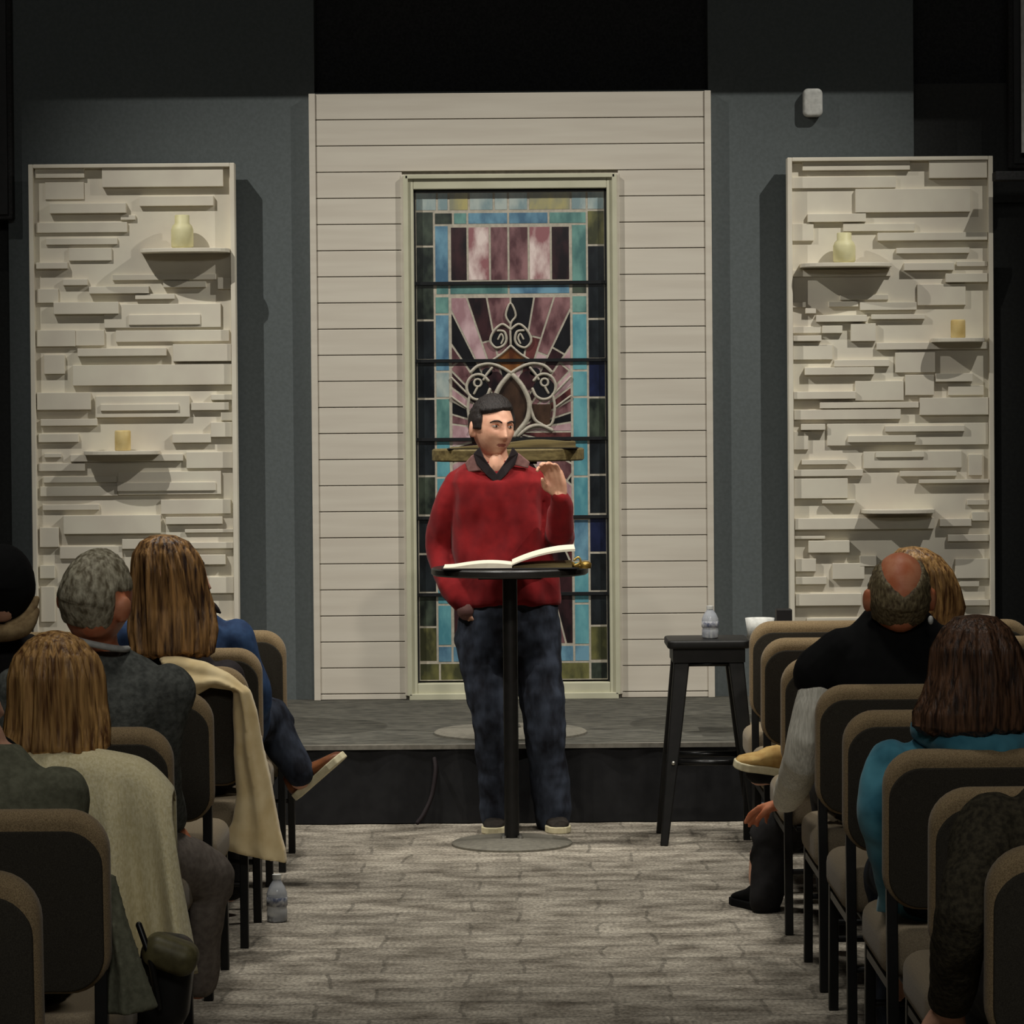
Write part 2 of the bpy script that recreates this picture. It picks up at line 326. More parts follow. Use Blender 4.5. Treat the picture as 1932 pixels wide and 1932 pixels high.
# ---- shiplap surround with leaded window
DSH = 14.88
def WR(x, y, D=DSH): return W(x, y, D)
xa, xb = W(588, 770, DSH).x, W(1345, 770, DSH).x
za, zb = SH, W(962, 174, DSH).z
cx0, cx1 = W(768, 770, DSH).x, W(1163, 770, DSH).x
cz1, cz0 = W(962, 332, DSH).z, W(962, 1311, DSH).z
sh = thing('boarded_surround', ((xa+xb)/2, DSH, SH), 'white painted horizontal-board surround framing the leaded window', 'wall surround')
bk = MB().box((xa+.01, DSH+.012, za), (cx0, DW-.004, zb-.01)).box((cx1, DSH+.012, za), (xb-.01, DW-.004, zb-.01)).box((cx0, DSH+.012, cz1), (cx1, DW-.004, zb-.01)).box((cx0, DSH+.02, za), (cx1, DW-.004, cz0-.001))
bk.build('backing', 'groove', sh)
bd = MB(); z = zb; pitch = 49.2/403*DSH/14.88
zs = []
while z > za+.01:
    z2 = max(z-pitch, za); top, bot = z-.002, z2+.002
    ix0, ix1 = xa+.03, xb-.03
    if bot >= cz1-.02: bd.box((ix0, DSH, bot), (ix1, DSH+.02, top))
    else:
        bd.box((ix0, DSH, bot), (cx0-.015, DSH+.02, top)); bd.box((cx1+.015, DSH, bot), (ix1, DSH+.02, top))
    z = z2
bd.build('boards', 'board', sh, bevel=.002)
for u in (xa, xb-.03): MB().box((u, DSH-.008, za), (u+.03, DW-.004, zb)).build('corner_trim', 'board', sh, bevel=.002)
MB().box((cx0-.02, DSH-.004, cz0), (cx0-.002, DSH+.02, cz1+.01)).box((cx1+.002, DSH-.004, cz0), (cx1+.02, DSH+.02, cz1+.01)).build('inner_trim', 'board', sh, bevel=.002)

win = thing('window_1', ((cx0+cx1)/2, DSH, cz0), None, None); tag(win, 'tall leaded stained glass window behind the speaker', 'window', kind='structure')
DG = 14.905
gx0, gx1 = W(784, 770, DG).x, W(1147, 770, DG).x; gz1, gz0 = W(964, 357, DG).z, W(964, 1287, DG).z
cs = MB()
cs.box((cx0, DSH-.015, cz0), (gx0, DG+.03, cz1)).box((gx1, DSH-.015, cz0), (cx1, DG+.03, cz1))
cs.box((gx0, DSH-.015, gz1), (gx1, DG+.03, cz1)).box((gx0, DSH-.015, cz0), (gx1, DG+.03, gz0))
cs.build('casing', 'casing', win, bevel=.004)
b_ = MB(); b_.box((cx0-.008, DSH-.028, cz0), (cx0+.014, DSH, cz1+.006)).box((cx1-.014, DSH-.028, cz0), (cx1+.008, DSH, cz1+.006)).box((cx0, DSH-.028, cz1-.012), (cx1, DSH, cz1+.008)).box((cx0, DSH-.028, cz0-.02), (cx1, DSH, cz0+.01))
b_.build('casing_bead', 'casing', win, bevel=.003)
MB().box((gx0, DG+.02, gz0), (gx1, DG+.024, gz1)).build('backing', 'came_dark', win)
GO = Vector((W(965, 800, DG).x, DG, W(965, 800, DG).z)); KS = DG/F_PX
def GP(px, py, y=0): # window drawing in its own upright pixel frame about its centre
    return Vector((GO.x+(px-965)*KS, DG+y, GO.z-(py-800)*KS))
MB().box(GP(787, 362, .0012), GP(1143, 1284, .0185)).build('came', 'came', win)
def clip(poly, p, nx, ny):
    out = []; n = len(poly)
    for i in range(n):
        a = poly[i]; b = poly[(i+1) % n]; da = (a[0]-p[0])*nx+(a[1]-p[1])*ny; db = (b[0]-p[0])*nx+(b[1]-p[1])*ny
        if da >= 0: out.append(a)
        if (da >= 0) != (db >= 0): t = da/(da-db); out.append((a[0]+(b[0]-a[0])*t, a[1]+(b[1]-a[1])*t))
    return out
def inset(poly, d):
    n = len(poly); ar = sum(poly[i][0]*poly[(i+1) % n][1]-poly[(i+1) % n][0]*poly[i][1] for i in range(n)); sg = 1 if ar > 0 else -1; out = list(poly)
    for i in range(n):
        a = poly[i]; b = poly[(i+1) % n]; dx, dy = b[0]-a[0], b[1]-a[1]; l = math.hypot(dx, dy)
        if l < 1e-3: continue
        nx, ny = -dy/l*sg, dx/l*sg; out = clip(out, (a[0]+nx*d, a[1]+ny*d), nx, ny)
        if len(out) < 3: return []
    return out
glass = {'border_glass': (MB(), ['forest', 'night', 'navy', 'olive', 'pale', 'gold']), 'band_glass': (MB(), ['cyan', 'sky', 'seagreen', 'forest', 'pale']),
         'picture_glass': (MB(), ['mauve', 'pink', 'plum', 'ruby', 'white', 'ink', 'amber', 'brown'])}
def piece(part, poly, m, d=2.1, y=0):
    mb, ms = glass[part]; q = inset(poly, d)
    if len(q) < 3: return
    mb.cur = ms.index(m); mb.prism([GP(x, yy, y) for x, yy in q], .012)
def rect(x0, y0, x1, y1): return [(x0, y0), (x1, y0), (x1, y1), (x0, y1)]
rg = random.Random(3)
ys = [398, 464, 534, 603, 678, 751, 828, 897, 971, 1044, 1117, 1182, 1248]
lm = ['forest', 'forest', 'forest', 'night', 'night', 'ink', 'ink', 'forest', 'night', 'night', 'forest', 'olive']; rm = ['olive', 'night', 'night', 'night', 'navy', 'forest', 'night', 'night', 'navy', 'night', 'night', 'olive']
def bm_(m): return 'night' if m == 'ink' else m
for i in range(len(ys)-1):
    piece('border_glass', rect(787, ys[i], 822, ys[i+1]), bm_(lm[i])); piece('border_glass', rect(1110, ys[i], 1144, ys[i+1]), bm_(rm[i]))
for a, b, m in ((787, 828, 'pale'), (828, 850, 'pale'), (850, 888, 'gold'), (888, 935, 'pale'), (935, 962, 'pale'), (962, 1000, 'pale'), (1000, 1080, 'gold'), (1080, 1110, 'pale'), (1110, 1144, 'pale')):
    piece('border_glass', rect(a, 362, b, 398), m)
for a, b, m in ((787, 826, 'olive'), (826, 900, 'olive'), (900, 965, 'gold'), (965, 1030, 'gold'), (1030, 1110, 'olive'), (1110, 1144, 'forest')): piece('border_glass', rect(a, 1250, b, 1284), m)
for a, b, m in ((822, 858, 'forest'), (858, 885, 'seagreen'), (885, 962, 'sky'), (962, 1038, 'sky'), (1038, 1110, 'seagreen')): piece('band_glass', rect(a, 400, b, 424), m)
for a, b, m in ((824, 850, 'seagreen'), (850, 962, 'seagreen'), (962, 1078, 'sky'), (1080, 1110, 'forest')): piece('band_glass', rect(a, 536, b, 556), m)
yl = [424, 534, 592, 700, 750, 830, 900, 980, 1060, 1140, 1218, 1250]
for i in range(len(yl)-1):
    y0, y1 = yl[i], yl[i+1]
    if i == 1: y0 = 558
    piece('band_glass', rect(822, y0, 850, y1), ['sky', 'seagreen', 'sky', 'pale', 'seagreen', 'cyan', 'cyan', 'cyan', 'cyan', 'cyan', 'sky'][i])
    piece('band_glass', rect(1080, y0, 1110, y1), ['seagreen', 'seagreen', 'cyan', 'cyan', 'cyan', 'cyan', 'cyan', 'sky', 'cyan', 'cyan', 'sky'][i])
for a, b, m in ((850, 905, 'sky'), (905, 965, 'pale'), (965, 1020, 'pale'), (1020, 1080, 'sky')): piece('band_glass', rect(a, 1218, b, 1250), m)
for a, b, m in ((852, 885, 'plum'), (885, 927, 'white'), (927, 962, 'mauve'), (962, 1000, 'mauve'), (1000, 1042, 'white'), (1042, 1078, 'plum')): piece('picture_glass', rect(a, 427, b, 530), m)
field = rect(852, 560, 1079, 1216); c0 = (965, 815)
edges = [-172, -163, -152, -143, -134, -124, -116, -108, -100, -90, -80, -72, -64, -55, -46, -37, -28, -18, -9, 0, 14, 28, 42, 55, 66, 76, 90, 104, 116, 128, 140, 152, 166, 188]
cols = ['ink', 'pink', 'plum', 'pink', 'mauve', 'ink', 'pink', 'plum', 'mauve', 'ink', 'mauve', 'mauve', 'ink', 'pink', 'ruby', 'pink', 'plum', 'mauve', 'pink', 'ruby', 'mauve', 'ink', 'pink', 'ruby', 'plum', 'mauve', 'pink', 'plum', 'mauve', 'pink', 'ruby', 'plum', 'mauve']
for i in range(len(edges)-1):
    a, b = math.radians(edges[i]), math.radians(edges[i+1]); m_ = (a+b)/2
    p = clip(field, c0, -math.sin(a), math.cos(a)); p = clip(p, c0, math.sin(b), -math.cos(b))
    if len(p) < 3: continue
    r = rg.uniform(135, 185); d = (math.cos(m_), math.sin(m_)); q = (c0[0]+d[0]*r, c0[1]+d[1]*r)
    inn = clip(p, q, -d[0], -d[1]); out = clip(p, q, d[0], d[1])
    if len(out) > 2: piece('picture_glass', out, cols[i % len(cols)], 1.9)
    if len(inn) > 2: piece('picture_glass', inn, cols[(i+4) % len(cols)], 1.9)
# chalice picture
piece('picture_glass', [(965, 650), (999, 679), (965, 702), (931, 679)], 'amber', 1, -.004)
piece('picture_glass', [(955, 712), (985, 712), (1000, 745), (998, 790), (980, 812), (950, 812), (932, 790), (930, 745)], 'brown', 1, -.004)
piece('picture_glass', [(1001, 762), (1042, 762), (1038, 803), (1002, 803)], 'brown', 1, -.004)
piece('picture_glass', [(892, 762), (929, 762), (930, 803), (894, 803)], 'brown', 1, -.004)
def blob(cx, cy, rx, ry, m, y=-.005, k=14): piece('picture_glass', [(cx+rx*math.cos(2*PI*i/k), cy+ry*math.sin(2*PI*i/k)) for i in range(k)], m, .2, y)
for sx in (-1, 1):
    blob(965+sx*24, 640, 17, 13, 'ink'); blob(965+sx*62, 735, 21, 22, 'ink'); blob(965+sx*30, 718, 16, 18, 'plum'); blob(965+sx*45, 702, 10, 8, 'ink')
blob(965, 590, 7, 17, 'ink')
for k, (mb, ms) in glass.items(): mb.build(k, ms, win)
sc = MB()
def curve(pts, r=3.0): sc.tube([GP(x, y, -.006) for x, y in pts], r*KS, n=8)
def arc(cx, cy, rx, ry, a0, a1, k=9): return [(cx+rx*math.cos(math.radians(a0+(a1-a0)*i/k)), cy+ry*math.sin(math.radians(a0+(a1-a0)*i/k))) for i in range(k+1)]
curve([(965, 612), (956, 595), (965, 572), (975, 595), (965, 612), (965, 650)], 2)
for s_ in (-1, 1):
    X = lambda x: 965+s_*x
    curve([(X(0), 622), (X(14), 612), (X(26), 618), (X(36), 632), (X(38), 645), (X(28), 656), (X(14), 652), (X(8), 640), (X(12), 626), (X(24), 624)], 2.4)
    curve([(X(18), 648), (X(14), 638), (X(18), 630), (X(24), 640)], 1.8)
    curve([(X(0), 652), (X(18), 668), (X(36), 680)], 2.2); curve([(X(0), 704), (X(18), 693), (X(40), 686), (X(62), 690), (X(76), 702)], 3.2)
    curve([(X(4), 708), (X(22), 730), (X(34), 760), (X(30), 790), (X(14), 812), (X(6), 822)], 4.6)
    curve([(X(36), 694), (X(46), 706), (X(52), 716)], 2.4)
    curve([(X(x), y) for x, y in arc(62, 730, 22, 24, -150, 170)], 2.8)
    curve([(X(x), y) for x, y in arc(63, 722, 7, 7, 0, 360)], 2.2); curve([(X(63), 729), (X(70), 742)], 2.2)
    curve([(X(78), 745), (X(82), 770), (X(76), 800), (X(60), 806)], 2.6); curve([(X(36), 770), (X(44), 792), (X(58), 802)], 3)
    curve([(X(12), 822), (X(34), 806), (X(56), 803), (X(76), 812)], 3.6)
    curve([(X(82), 770), (X(112), 748)], 2); curve([(X(80), 745), (X(112), 712)], 2)
sc.build('scroll_came', 'came', win, smooth=True)
sb = MB()
for y in (534, 680, 828, 976, 1121): sb.box(GP(784, y-3, -.012), GP(1147, y+3, .004))
sb.build('saddle_bars', 'came_dark', win)
MB().box(GP(784, 357, -.002), GP(1147, 363, .02)).box(GP(784, 357, -.002), GP(787.5, 1287, .02)).box(GP(1143.5, 357, -.002), GP(1147, 1287, .02)).build('glazing_rebate', 'came_dark', win)

# ---- relief panels
DP = 14.80
def relief(px0, px1, py0, slant, data, label, seed):
    rr = random.Random(seed)
    x0, x1 = W(px0, 770, DP).x, W(px1, 770, DP).x; z1 = W((px0+px1)/2, py0, DP).z
    t = thing('relief_panel', ((x0+x1)/2, DP, SH), label, 'wall panel', 'white relief panels either side of the window')
    mb = MB(); fw = .022
    mb.box((x0, DP-.014, SH), (x0+fw, DP+.07, z1)).box((x1-fw, DP-.014, SH), (x1, DP+.07, z1)).box((x0+fw, DP-.014, z1-.018), (x1-fw, DP+.07, z1)).box((x0+fw, DP-.014, SH), (x1-fw, DP+.07, SH+.02))
    mb.build('frame', 'relief', t, bevel=.003)
    MB().box((x0+fw, DP+.03, SH+.02), (x1-fw, DP+.07, z1-.018)).build('backing_board', 'relief', t)
    mb = MB()
    for a, b, yb, yt, dc in data:
        p = W(a, yb, DP); q = W(b, yt, DP); pb = W((a+b)/2, yb, DP).z; qt = W((a+b)/2, yt, DP).z
        dd = (.007, .014, .022, .031)[dc]+rr.uniform(-.0012, .0012)
        X0 = max(p.x, x0+fw+.002); X1 = min(q.x, x1-fw-.002)
        mb.box((X0, DP+.03-dd, pb), (X1, DP+.031, qt))
    mb.build('ledge_blocks', 'relief', t, bevel=.002)
    return t
s1 = 600/1932; L1 = [(210, 510, 275, 205, 2), (620, 1355, 330, 205, 3), (270, 505, 405, 300, 0), (845, 1295, 445, 385, 2), (300, 765, 490, 430, 3), (730, 820, 530, 500, 1), (555, 730, 570, 540, 0), (215, 770, 607, 545, 1), (275, 710, 680, 640, 1), (415, 675, 778, 700, 1), (220, 410, 828, 790, 3), (680, 1310, 895, 860, 1), (380, 530, 928, 890, 2), (540, 905, 978, 935, 3), (820, 1060, 1012, 980, 2), (990, 1250, 940, 905, 2), (1320, 1405, 950, 880, 2), (220, 350, 1035, 950, 1), (325, 720, 1103, 1030, 3), (780, 1215, 1168, 1105, 2), (630, 1340, 1185, 1040, 1), (220, 455, 1300, 1200, 2), (455, 630, 1295, 1200, 1), (700, 1390, 1270, 1200, 1), (470, 1010, 1358, 1310, 3), (1050, 1410, 1390, 1285, 3), (265, 390, 1467, 1350, 2), (440, 1410, 1535, 1410, 2), (225, 550, 1685, 1580, 3), (610, 1085, 1690, 1650, 3), (580, 1150, 1730, 1600, 2), (1280, 1415, 1625, 1590, 2), (1160, 1390, 1687, 1640, 2), (1340, 1415, 1750, 1700, 1), (245, 590, 1782, 1740, 2), (230, 475, 1882, 1830, 2), (1280, 1415, 1850, 1760, 2), (1045, 1280, 1885, 1830, 2)]
L2 = [(265, 370, 365, 340, 1), (425, 1110, 388, 345, 2), (1130, 1420, 430, 330, 1), (230, 515, 448, 400, 1), (260, 705, 518, 480, 1), (240, 710, 600, 540, 1), (710, 1310, 568, 515, 2), (715, 1340, 590, 450, 1), (255, 600, 685, 650, 1), (975, 1400, 708, 620, 1), (1005, 1350, 770, 725, 2), (385, 975, 828, 715, 3), (1120, 1430, 822, 800, 1), (240, 355, 910, 790, 2), (740, 1000, 920, 860, 2), (1140, 1425, 918, 880, 2), (1180, 1370, 1015, 955, 3), (240, 330, 1100, 1020, 2), (1270, 1430, 1190, 1090, 2), (360, 740, 980, 905, 1), (245, 330, 1365, 1150, 1), (400, 900, 1150, 1080, 2), (600, 1200, 1280, 1230, 1), (900, 1430, 1420, 1350, 2), (300, 800, 1500, 1440, 2), (500, 1400, 1640, 1570, 2), (240, 900, 1750, 1700, 1)]
data = [(a*s1, b*s1, 250+y*s1, 250+t*s1, c) for a, b, y, t, c in L1]+[(a*s1, b*s1, 750+y*s1, 750+t*s1, c) for a, b, y, t, c in L2]
# the photograph leans a little: put each block in the panel's own upright frame
relief(59, 447, 309, 0, data, 'white relief wall panel on the left, with two shelves', 1)
s2 = 552/1932; R1 = [(470, 1180, 248, 185, 2), (1305, 1695, 300, 185, 3), (400, 1090, 365, 290, 1), (820, 1580, 525, 370, 2), (505, 890, 590, 535, 2), (740, 1215, 650, 600, 1), (400, 545, 715, 600, 1), (965, 1695, 712, 660, 3), (1090, 1575, 797, 760, 2), (1140, 1470, 910, 860, 3), (1490, 1695, 883, 850, 1), (1415, 1700, 988, 930, 3), (405, 1055, 950, 905, 1), (720, 1040, 1105, 1070, 1), (1230, 1550, 1140, 1000, 1), (405, 495, 1155, 1120, 1), (645, 840, 1150, 1115, 1), (850, 1225, 1172, 1120, 2), (490, 560, 1195, 1160, 2), (560, 895, 1250, 1205, 3), (925, 1280, 1232, 1200, 2), (405, 600, 1325, 1280, 1), (600, 735, 1325, 1275, 2), (405, 595, 1378, 1340, 3), (790, 955, 1378, 1260, 2), (960, 1700, 1432, 1385, 2), (410, 670, 1500, 1400, 1), (680, 1045, 1545, 1500, 2), (1085, 1350, 1585, 1450, 1), (485, 945, 1600, 1550, 3), (1350, 1595, 1645, 1590, 3), (1150, 1340, 1735, 1600, 2), (1435, 1670, 1735, 1670, 1), (410, 820, 1760, 1710, 3), (820, 1140, 1770, 1640, 1), (585, 1240, 1820, 1780, 2), (1245, 1700, 1865, 1750, 3), (415, 1120, 1895, 1830, 2)]
R2 = [(460, 620, 320, 280, 3), (1015, 1540, 330, 290, 3), (770, 1220, 400, 355, 3), (635, 1700, 420, 275, 1), (415, 510, 450, 330, 1), (955, 1275, 500, 460, 2), (465, 770, 548, 515, 2), (875, 1525, 572, 460, 1), (1570, 1660, 620, 480, 1), (415, 870, 625, 580, 2), (1115, 1490, 625, 590, 2), (1240, 1705, 670, 645, 3), (415, 770, 772, 640, 2), (600, 820, 805, 780, 3), (1560, 1710, 815, 780, 1), (1375, 1585, 955, 905, 3), (1590, 1715, 920, 860, 2), (420, 1340, 975, 900, 3), (420, 620, 1040, 1020, 2), (510, 780, 1130, 1050, 3), (1430, 1715, 1055, 1010, 2), (850, 960, 1220, 1150, 2), (425, 560, 1255, 1170, 2), (670, 880, 1305, 1200, 2), (425, 630, 1340, 1290, 2), (1480, 1715, 1300, 1170, 2), (1510, 1640, 1355, 1320, 1), (425, 860, 1480, 1400, 3), (1500, 1715, 1480, 1440, 2), (500, 1200, 1620, 1560, 2), (900, 1700, 1750, 1690, 2), (430, 1000, 1900, 1840, 1)]
data = [(1380+a*s2, 1380+b*s2, 250+y*s2, 250+t*s2, c) for a, b, y, t, c in R1]+[(1380+a*s2, 1380+b*s2, 720+y*s2, 720+t*s2, c) for a, b, y, t, c in R2]
relief(1488, 1875, 296, 0, data, 'white relief wall panel on the right, with three shelves', 2)
def shelf(pa, pb, py, label, dep=.13):
    p = W(pa, py, DP); q = W(pb, py, DP); c = (p+q)/2; hw = (q.x-p.x)/2*DP/(DP-.06)
    mb = MB(); n = 16
    top = [(c.x+hw, DP+.03), ]+[(c.x+hw*math.cos(PI*i/n)**1 if True else 0, DP-.02-dep*.75*math.sin(PI*i/n)**.6) for i in range(n+1)]+[(c.x-hw, DP+.03)]
    mb.loops([[Vector((x, y, c.z+h)) for x, y in top] for h in (-.004, .014)])
    o = mb.build('floating_shelf', 'relief', bevel=.002); tag(o, label, 'shelf', 'small white floating shelves on the relief panels'); return c
c = shelf(267, 434, 476, 'white floating shelf holding the tall bottle-shaped candle, upper right of the left panel', .16)
def lathe_thing(name, c, prof, m, label, cat, group=None, n=28):
    o = MB().lathe((c[0], c[1], c[2]), prof, n).build(name, m, smooth=True); tag(o, label, cat, group); return o
def bottlecandle(px, cz, label, h=.155):
    c = Vector((W(px, 770, DP).x, DP-.065, cz+.014))
    lathe_thing('candle', c, [(.001, 0), (.045, .001), (.052, .01), (.052, h*.55), (.045, h*.68), (.034, h*.75), (.034, h*.98), (.03, h), (.001, h)], 'candle', label, 'candle', 'candles on the relief panel shelves')
bottlecandle(350, c.z, 'pale yellow bottle-shaped candle on the upper shelf of the left panel')
c = shelf(160, 301, 856, 'white floating shelf under the small amber candle, lower on the left panel')
def pillar(px, cz, label, r=.037, h=.095):
    c = Vector((W(px, 770, DP).x, DP-.06, cz+.014))
    lathe_thing('candle', c, [(.001, 0), (r-.002, .001), (r, .004), (r, h-.006), (r-.004, h), (.012, h-.002), (.001, h-.003)], 'amber_wax', label, 'candle', 'candles on the relief panel shelves')
pillar(234, c.z, 'short amber pillar candle on the lower shelf of the left panel')
c = shelf(1510, 1681, 503, 'white floating shelf holding the bottle-shaped candle, upper left of the right panel', .15)
bottlecandle(1592, c.z, 'pale yellow bottle-shaped candle on the upper shelf of the right panel', .14)
c = shelf(1757, 1855, 644, 'small white floating shelf at the right edge of the right panel'); pillar(1805, c.z, 'short amber pillar candle on the small shelf at the right edge of the right panel', .034, .085)
shelf(1626, 1762, 966, 'empty white floating shelf, lowest on the right panel', .15)

# ---- wall sensor, hung speakers
p = W(1533, 194, DW-.03); s_ = MB(); s_.pillow(Matrix.Translation(p), .092, .132, .05, .025, .015)
tag(s_.build('wall_sensor', 'plastic_white', smooth=True), 'small white rounded plastic box high on the grey wall at right', 'wall sensor')
def hang(name, x0, x1, y0, y1, D, label, cat, dep=.35):
    a = W(x0, y1, D); b = W(x1, y0, D); c = (a+b)/2
    t = thing(name, (c.x, D+dep/2, a.z), label, cat)
    MB().box((a.x, D, a.z), (b.x, D+dep, b.z)).build('cabinet', 'black', t, bevel=.01)
    MB().box((a.x+.02, D-.008, a.z+.02), (b.x-.02, D, b.z-.02)).build('grille', 'steel', t, bevel=.004)
    MB().rod((c.x, D+.035, b.z), (c.x, D+.035, 6.4), .02).build('hanging_pole', 'steel', t)
    return t
hang('hanging_speaker', -110, 19, -60, 415, 14.85, 'black loudspeaker column hanging at the left edge of the photo', 'loudspeaker', .07)
hang('hanging_speaker', 1904, 1990, -60, 318, 14.85, 'black loudspeaker column hanging at the right edge of the photo', 'loudspeaker', .07)
a = W(1878, 340, 14.6); b = W(2000, 322, 14.6)
tag(MB().box((a.x, 14.6, a.z), (b.x, 14.7, b.z)).rod((b.x-.05, 14.65, a.z), (b.x-.05, 14.65, SH), .02).build('bracket_bar', 'black', bevel=.004), 'thin black horizontal bar beside the right relief panel', 'bracket')
a = W(1928, 288, 14.75); b = W(1950, -40, 14.75)
tag(MB().box((a.x, 14.75, a.z), (b.x, 14.77, b.z)).rod(((a.x+b.x)/2, 14.76, b.z), ((a.x+b.x)/2, 14.76, 6.4), .01).build('hanging_banner', 'plastic_white'), 'sliver of a white hanging panel at the upper right edge', 'hanging panel')
#PART2
# ============================================================ CHAIRS
CW = .515
def make_chair():
    t = thing('stacking_chair', (0, 0, 0), 'x', 'chair', 'upholstered chairs in rows')
    tilt = Matrix.Rotation(math.radians(4), 4, 'X')
    m = Matrix.Translation((0, .035, .695)) @ tilt
    MB().pillow(m, CW, .375, .07, .085, .03, 8, 6).build('backrest', 'chair', t, smooth=True)
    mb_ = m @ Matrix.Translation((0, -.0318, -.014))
    MB().pillow(mb_, CW-.024, .375-.046, .012, .075, .005, 8, 3).build('back_shade_panel', 'back_shade', t, smooth=True)  # dark panel painting the shade on the rear of the backrest
    ms = Matrix.Translation((0, .30, .40)) @ Matrix.Rotation(math.radians(-90), 4, 'X')
    MB().pillow(ms, CW, .50, .12, .07, .04, 6, 5).build('seat', 'seat', t, smooth=True)
    for s in (-1, 1):
        x = s*(CW/2-.022)
        MB().sqrod((x, .045, .56), (x, .03, 0), .026, .03).build('leg', 'steel', t, bevel=.003)
        MB().sqrod((x, .50, .36), (x, .53, 0), .026, .03).build('leg', 'steel', t, bevel=.003)
        MB().sqrod((x, .04, .33), (x, .52, .33), .022, .022).build('side_rail', 'steel', t)
    MB().rod((-CW/2+.03, .035, .20), (CW/2-.03, .035, .20), .009).build('stretcher', 'steel', t)
    MB().rod((-CW/2+.03, .515, .20), (CW/2-.03, .515, .20), .009).build('stretcher', 'steel', t)
    MB().box((-CW/2+.05, .05, .325), (CW/2-.05, .5, .342)).build('seat_pan', 'steel', t, bevel=.003)
    return t
chair0 = make_chair(); used = [False]
ordn = ['front', 'second', 'third', 'fourth', 'fifth', 'sixth', 'seventh', 'eighth']
coln = ['beside the aisle', 'second from the aisle', 'third from the aisle']
LROW = [11.5, 10.65, 9.88, 9.0, 8.0, 7.22, 6.35, 5.5]; RROW = [11.76, 10.9, 10.04, 9.05, 8.28, 7.33, 6.59, 5.71]
LX = [540, 495, 470, 403, 327, 302, 205, 75]; RX = [1415, 1437, 1475, 1540, 1592, 1668, 1755, 1862]
lx = []; rx_ = []
for side, rows, xs, acc in (('left', LROW, LX, lx), ('right', RROW, RX, rx_)):
    for i, D in enumerate(rows):
        e = W(xs[i], 1300+60*i, D).x; acc.append(e); sg = -1 if side == 'left' else 1
        nc = [3, 3, 3, 2, 2, 1, 1, 1][i] if side == 'left' else [2, 2, 2, 1, 1, 1, 1, 1][i]
        for c in range(nc):
            x = e+sg*(CW/2+c*(CW+.012))
            lab = 'olive-brown upholstered chair %s in the %s row from the stage, %s block' % (coln[c], ordn[i], side)
            if not used[0]: chair0.location = (x, D, 0); chair0['label'] = lab; used[0] = True
            else: dup(chair0, (x, D, 0), lab)

# ============================================================ TABLES, STOOL, SMALL THINGS
def pedestal(name, cx, cy, z0, zt, rt, rb, topm, label, tt=.03, pole=.0285, polem='steel', square=False):
    t = thing(name, (cx, cy, z0), label, 'table')
    MB().lathe((cx, cy, zt-tt), [(.001, 0), (rt-.008, 0), (rt, .006), (rt, tt-.006), (rt-.006, tt), (.001, tt)], 64).build('tabletop', topm, t, auto=35)
    MB().lathe((cx, cy, z0), [(.001, 0), (rb, 0), (rb, .008), (rb-.01, .014), (rb*.3, .026), (.001, .028)], 56).build('base_disc', 'disc', t, auto=35)
    MB().lathe((cx, cy, z0+.02), [(.001, 0), (pole, 0), (pole, zt-tt-z0-.02), (.001, zt-tt-z0-.02)], 24).build('pole', polem, t, auto=35)
    MB().box((cx-.12, cy-.12, zt-tt-.012), (cx+.12, cy+.12, zt-tt-.001)).build('top_plate', 'steel', t)
    for a in (.8, 2.4, 3.8, 5.6):
        x, y = cx+.042*math.cos(a), cy+.042*math.sin(a)
        MB().lathe((x, y, z0+.024), [(.001, 0), (.012, 0), (.011, .012), (.001, .014)], 10).build('bolt', 'bolt', t)
    return t
TX = W(966, 1590, 12.22).x
pedestal('pedestal_table', TX, 12.22, 0, 1.07, .302, .232, 'tabletop', 'tall round black pedestal table in front of the speaker, holding an open book')
T2 = W(963, 1380, 13.3).x
pedestal('pedestal_table', T2, 13.3, SH, 1.512, .318, .32, 'oldwood', 'tall round olive-brown wooden pedestal table on the stage behind the speaker', .052, .03, 'disc')
def page_block(x0, x1, yc, z, thick0, thick1, dep, bulge, n=14):
    """pages from spine (x0) to edge (x1), curving"""
    mb = MB(); L_ = []
    for i in range(n+1):
        t = i/n; x = x0+(x1-x0)*t; zt = z+thick0+(thick1-thick0)*t+bulge*math.sin(PI*min(1, t*1.15))*(1-t*.4)
        L_.append([Vector((x, yc-dep, z)), Vector((x, yc+dep, z)), Vector((x, yc+dep, zt)), Vector((x, yc-dep, zt))])
    return mb.loops(L_)
bx = W(966, 1060, 12.12).x; bl = W(838, 1070, 12.12).x; br = W(1088, 1050, 12.12).x
bk_ = thing('open_book', (bx, 12.12, 1.07), 'large open book with white pages on the black pedestal table', 'book')
page_block(bx, bl, 12.12, 1.077, .012, .003, .13, .012).build('left_pages', 'paper', bk_)
page_block(bx+.004, br-.02, 12.12, 1.077, .006, .016, .125, .004).build('page_edges', 'oldwood', bk_)
rp = MB(); L_ = []
for i in range(17):
    t_ = i/16; x = bx+(br-.008-bx)*t_; zc = 1.086+.052*(1-(1-t_)**2.0); th_ = .005+.004*t_
    L_.append([Vector((x, 11.99, zc)), Vector((x, 12.25, zc+.006)), Vector((x, 12.25, zc+th_+.006)), Vector((x, 11.99, zc+th_))])
rp.loops(L_).build('right_pages', 'paper', bk_)
MB().box((bl-.008, 11.985, 1.0705), (br+.005, 12.255, 1.0765)).build('cover', 'cover', bk_, bevel=.002)
MB().tube([(br-.01, 11.985, 1.085), (br+.012, 11.985, 1.098), (br+.004, 11.985, 1.116), (br-.012, 11.985, 1.105)], .004, 8).build('brass_clasp', 'brass', bk_, smooth=True)
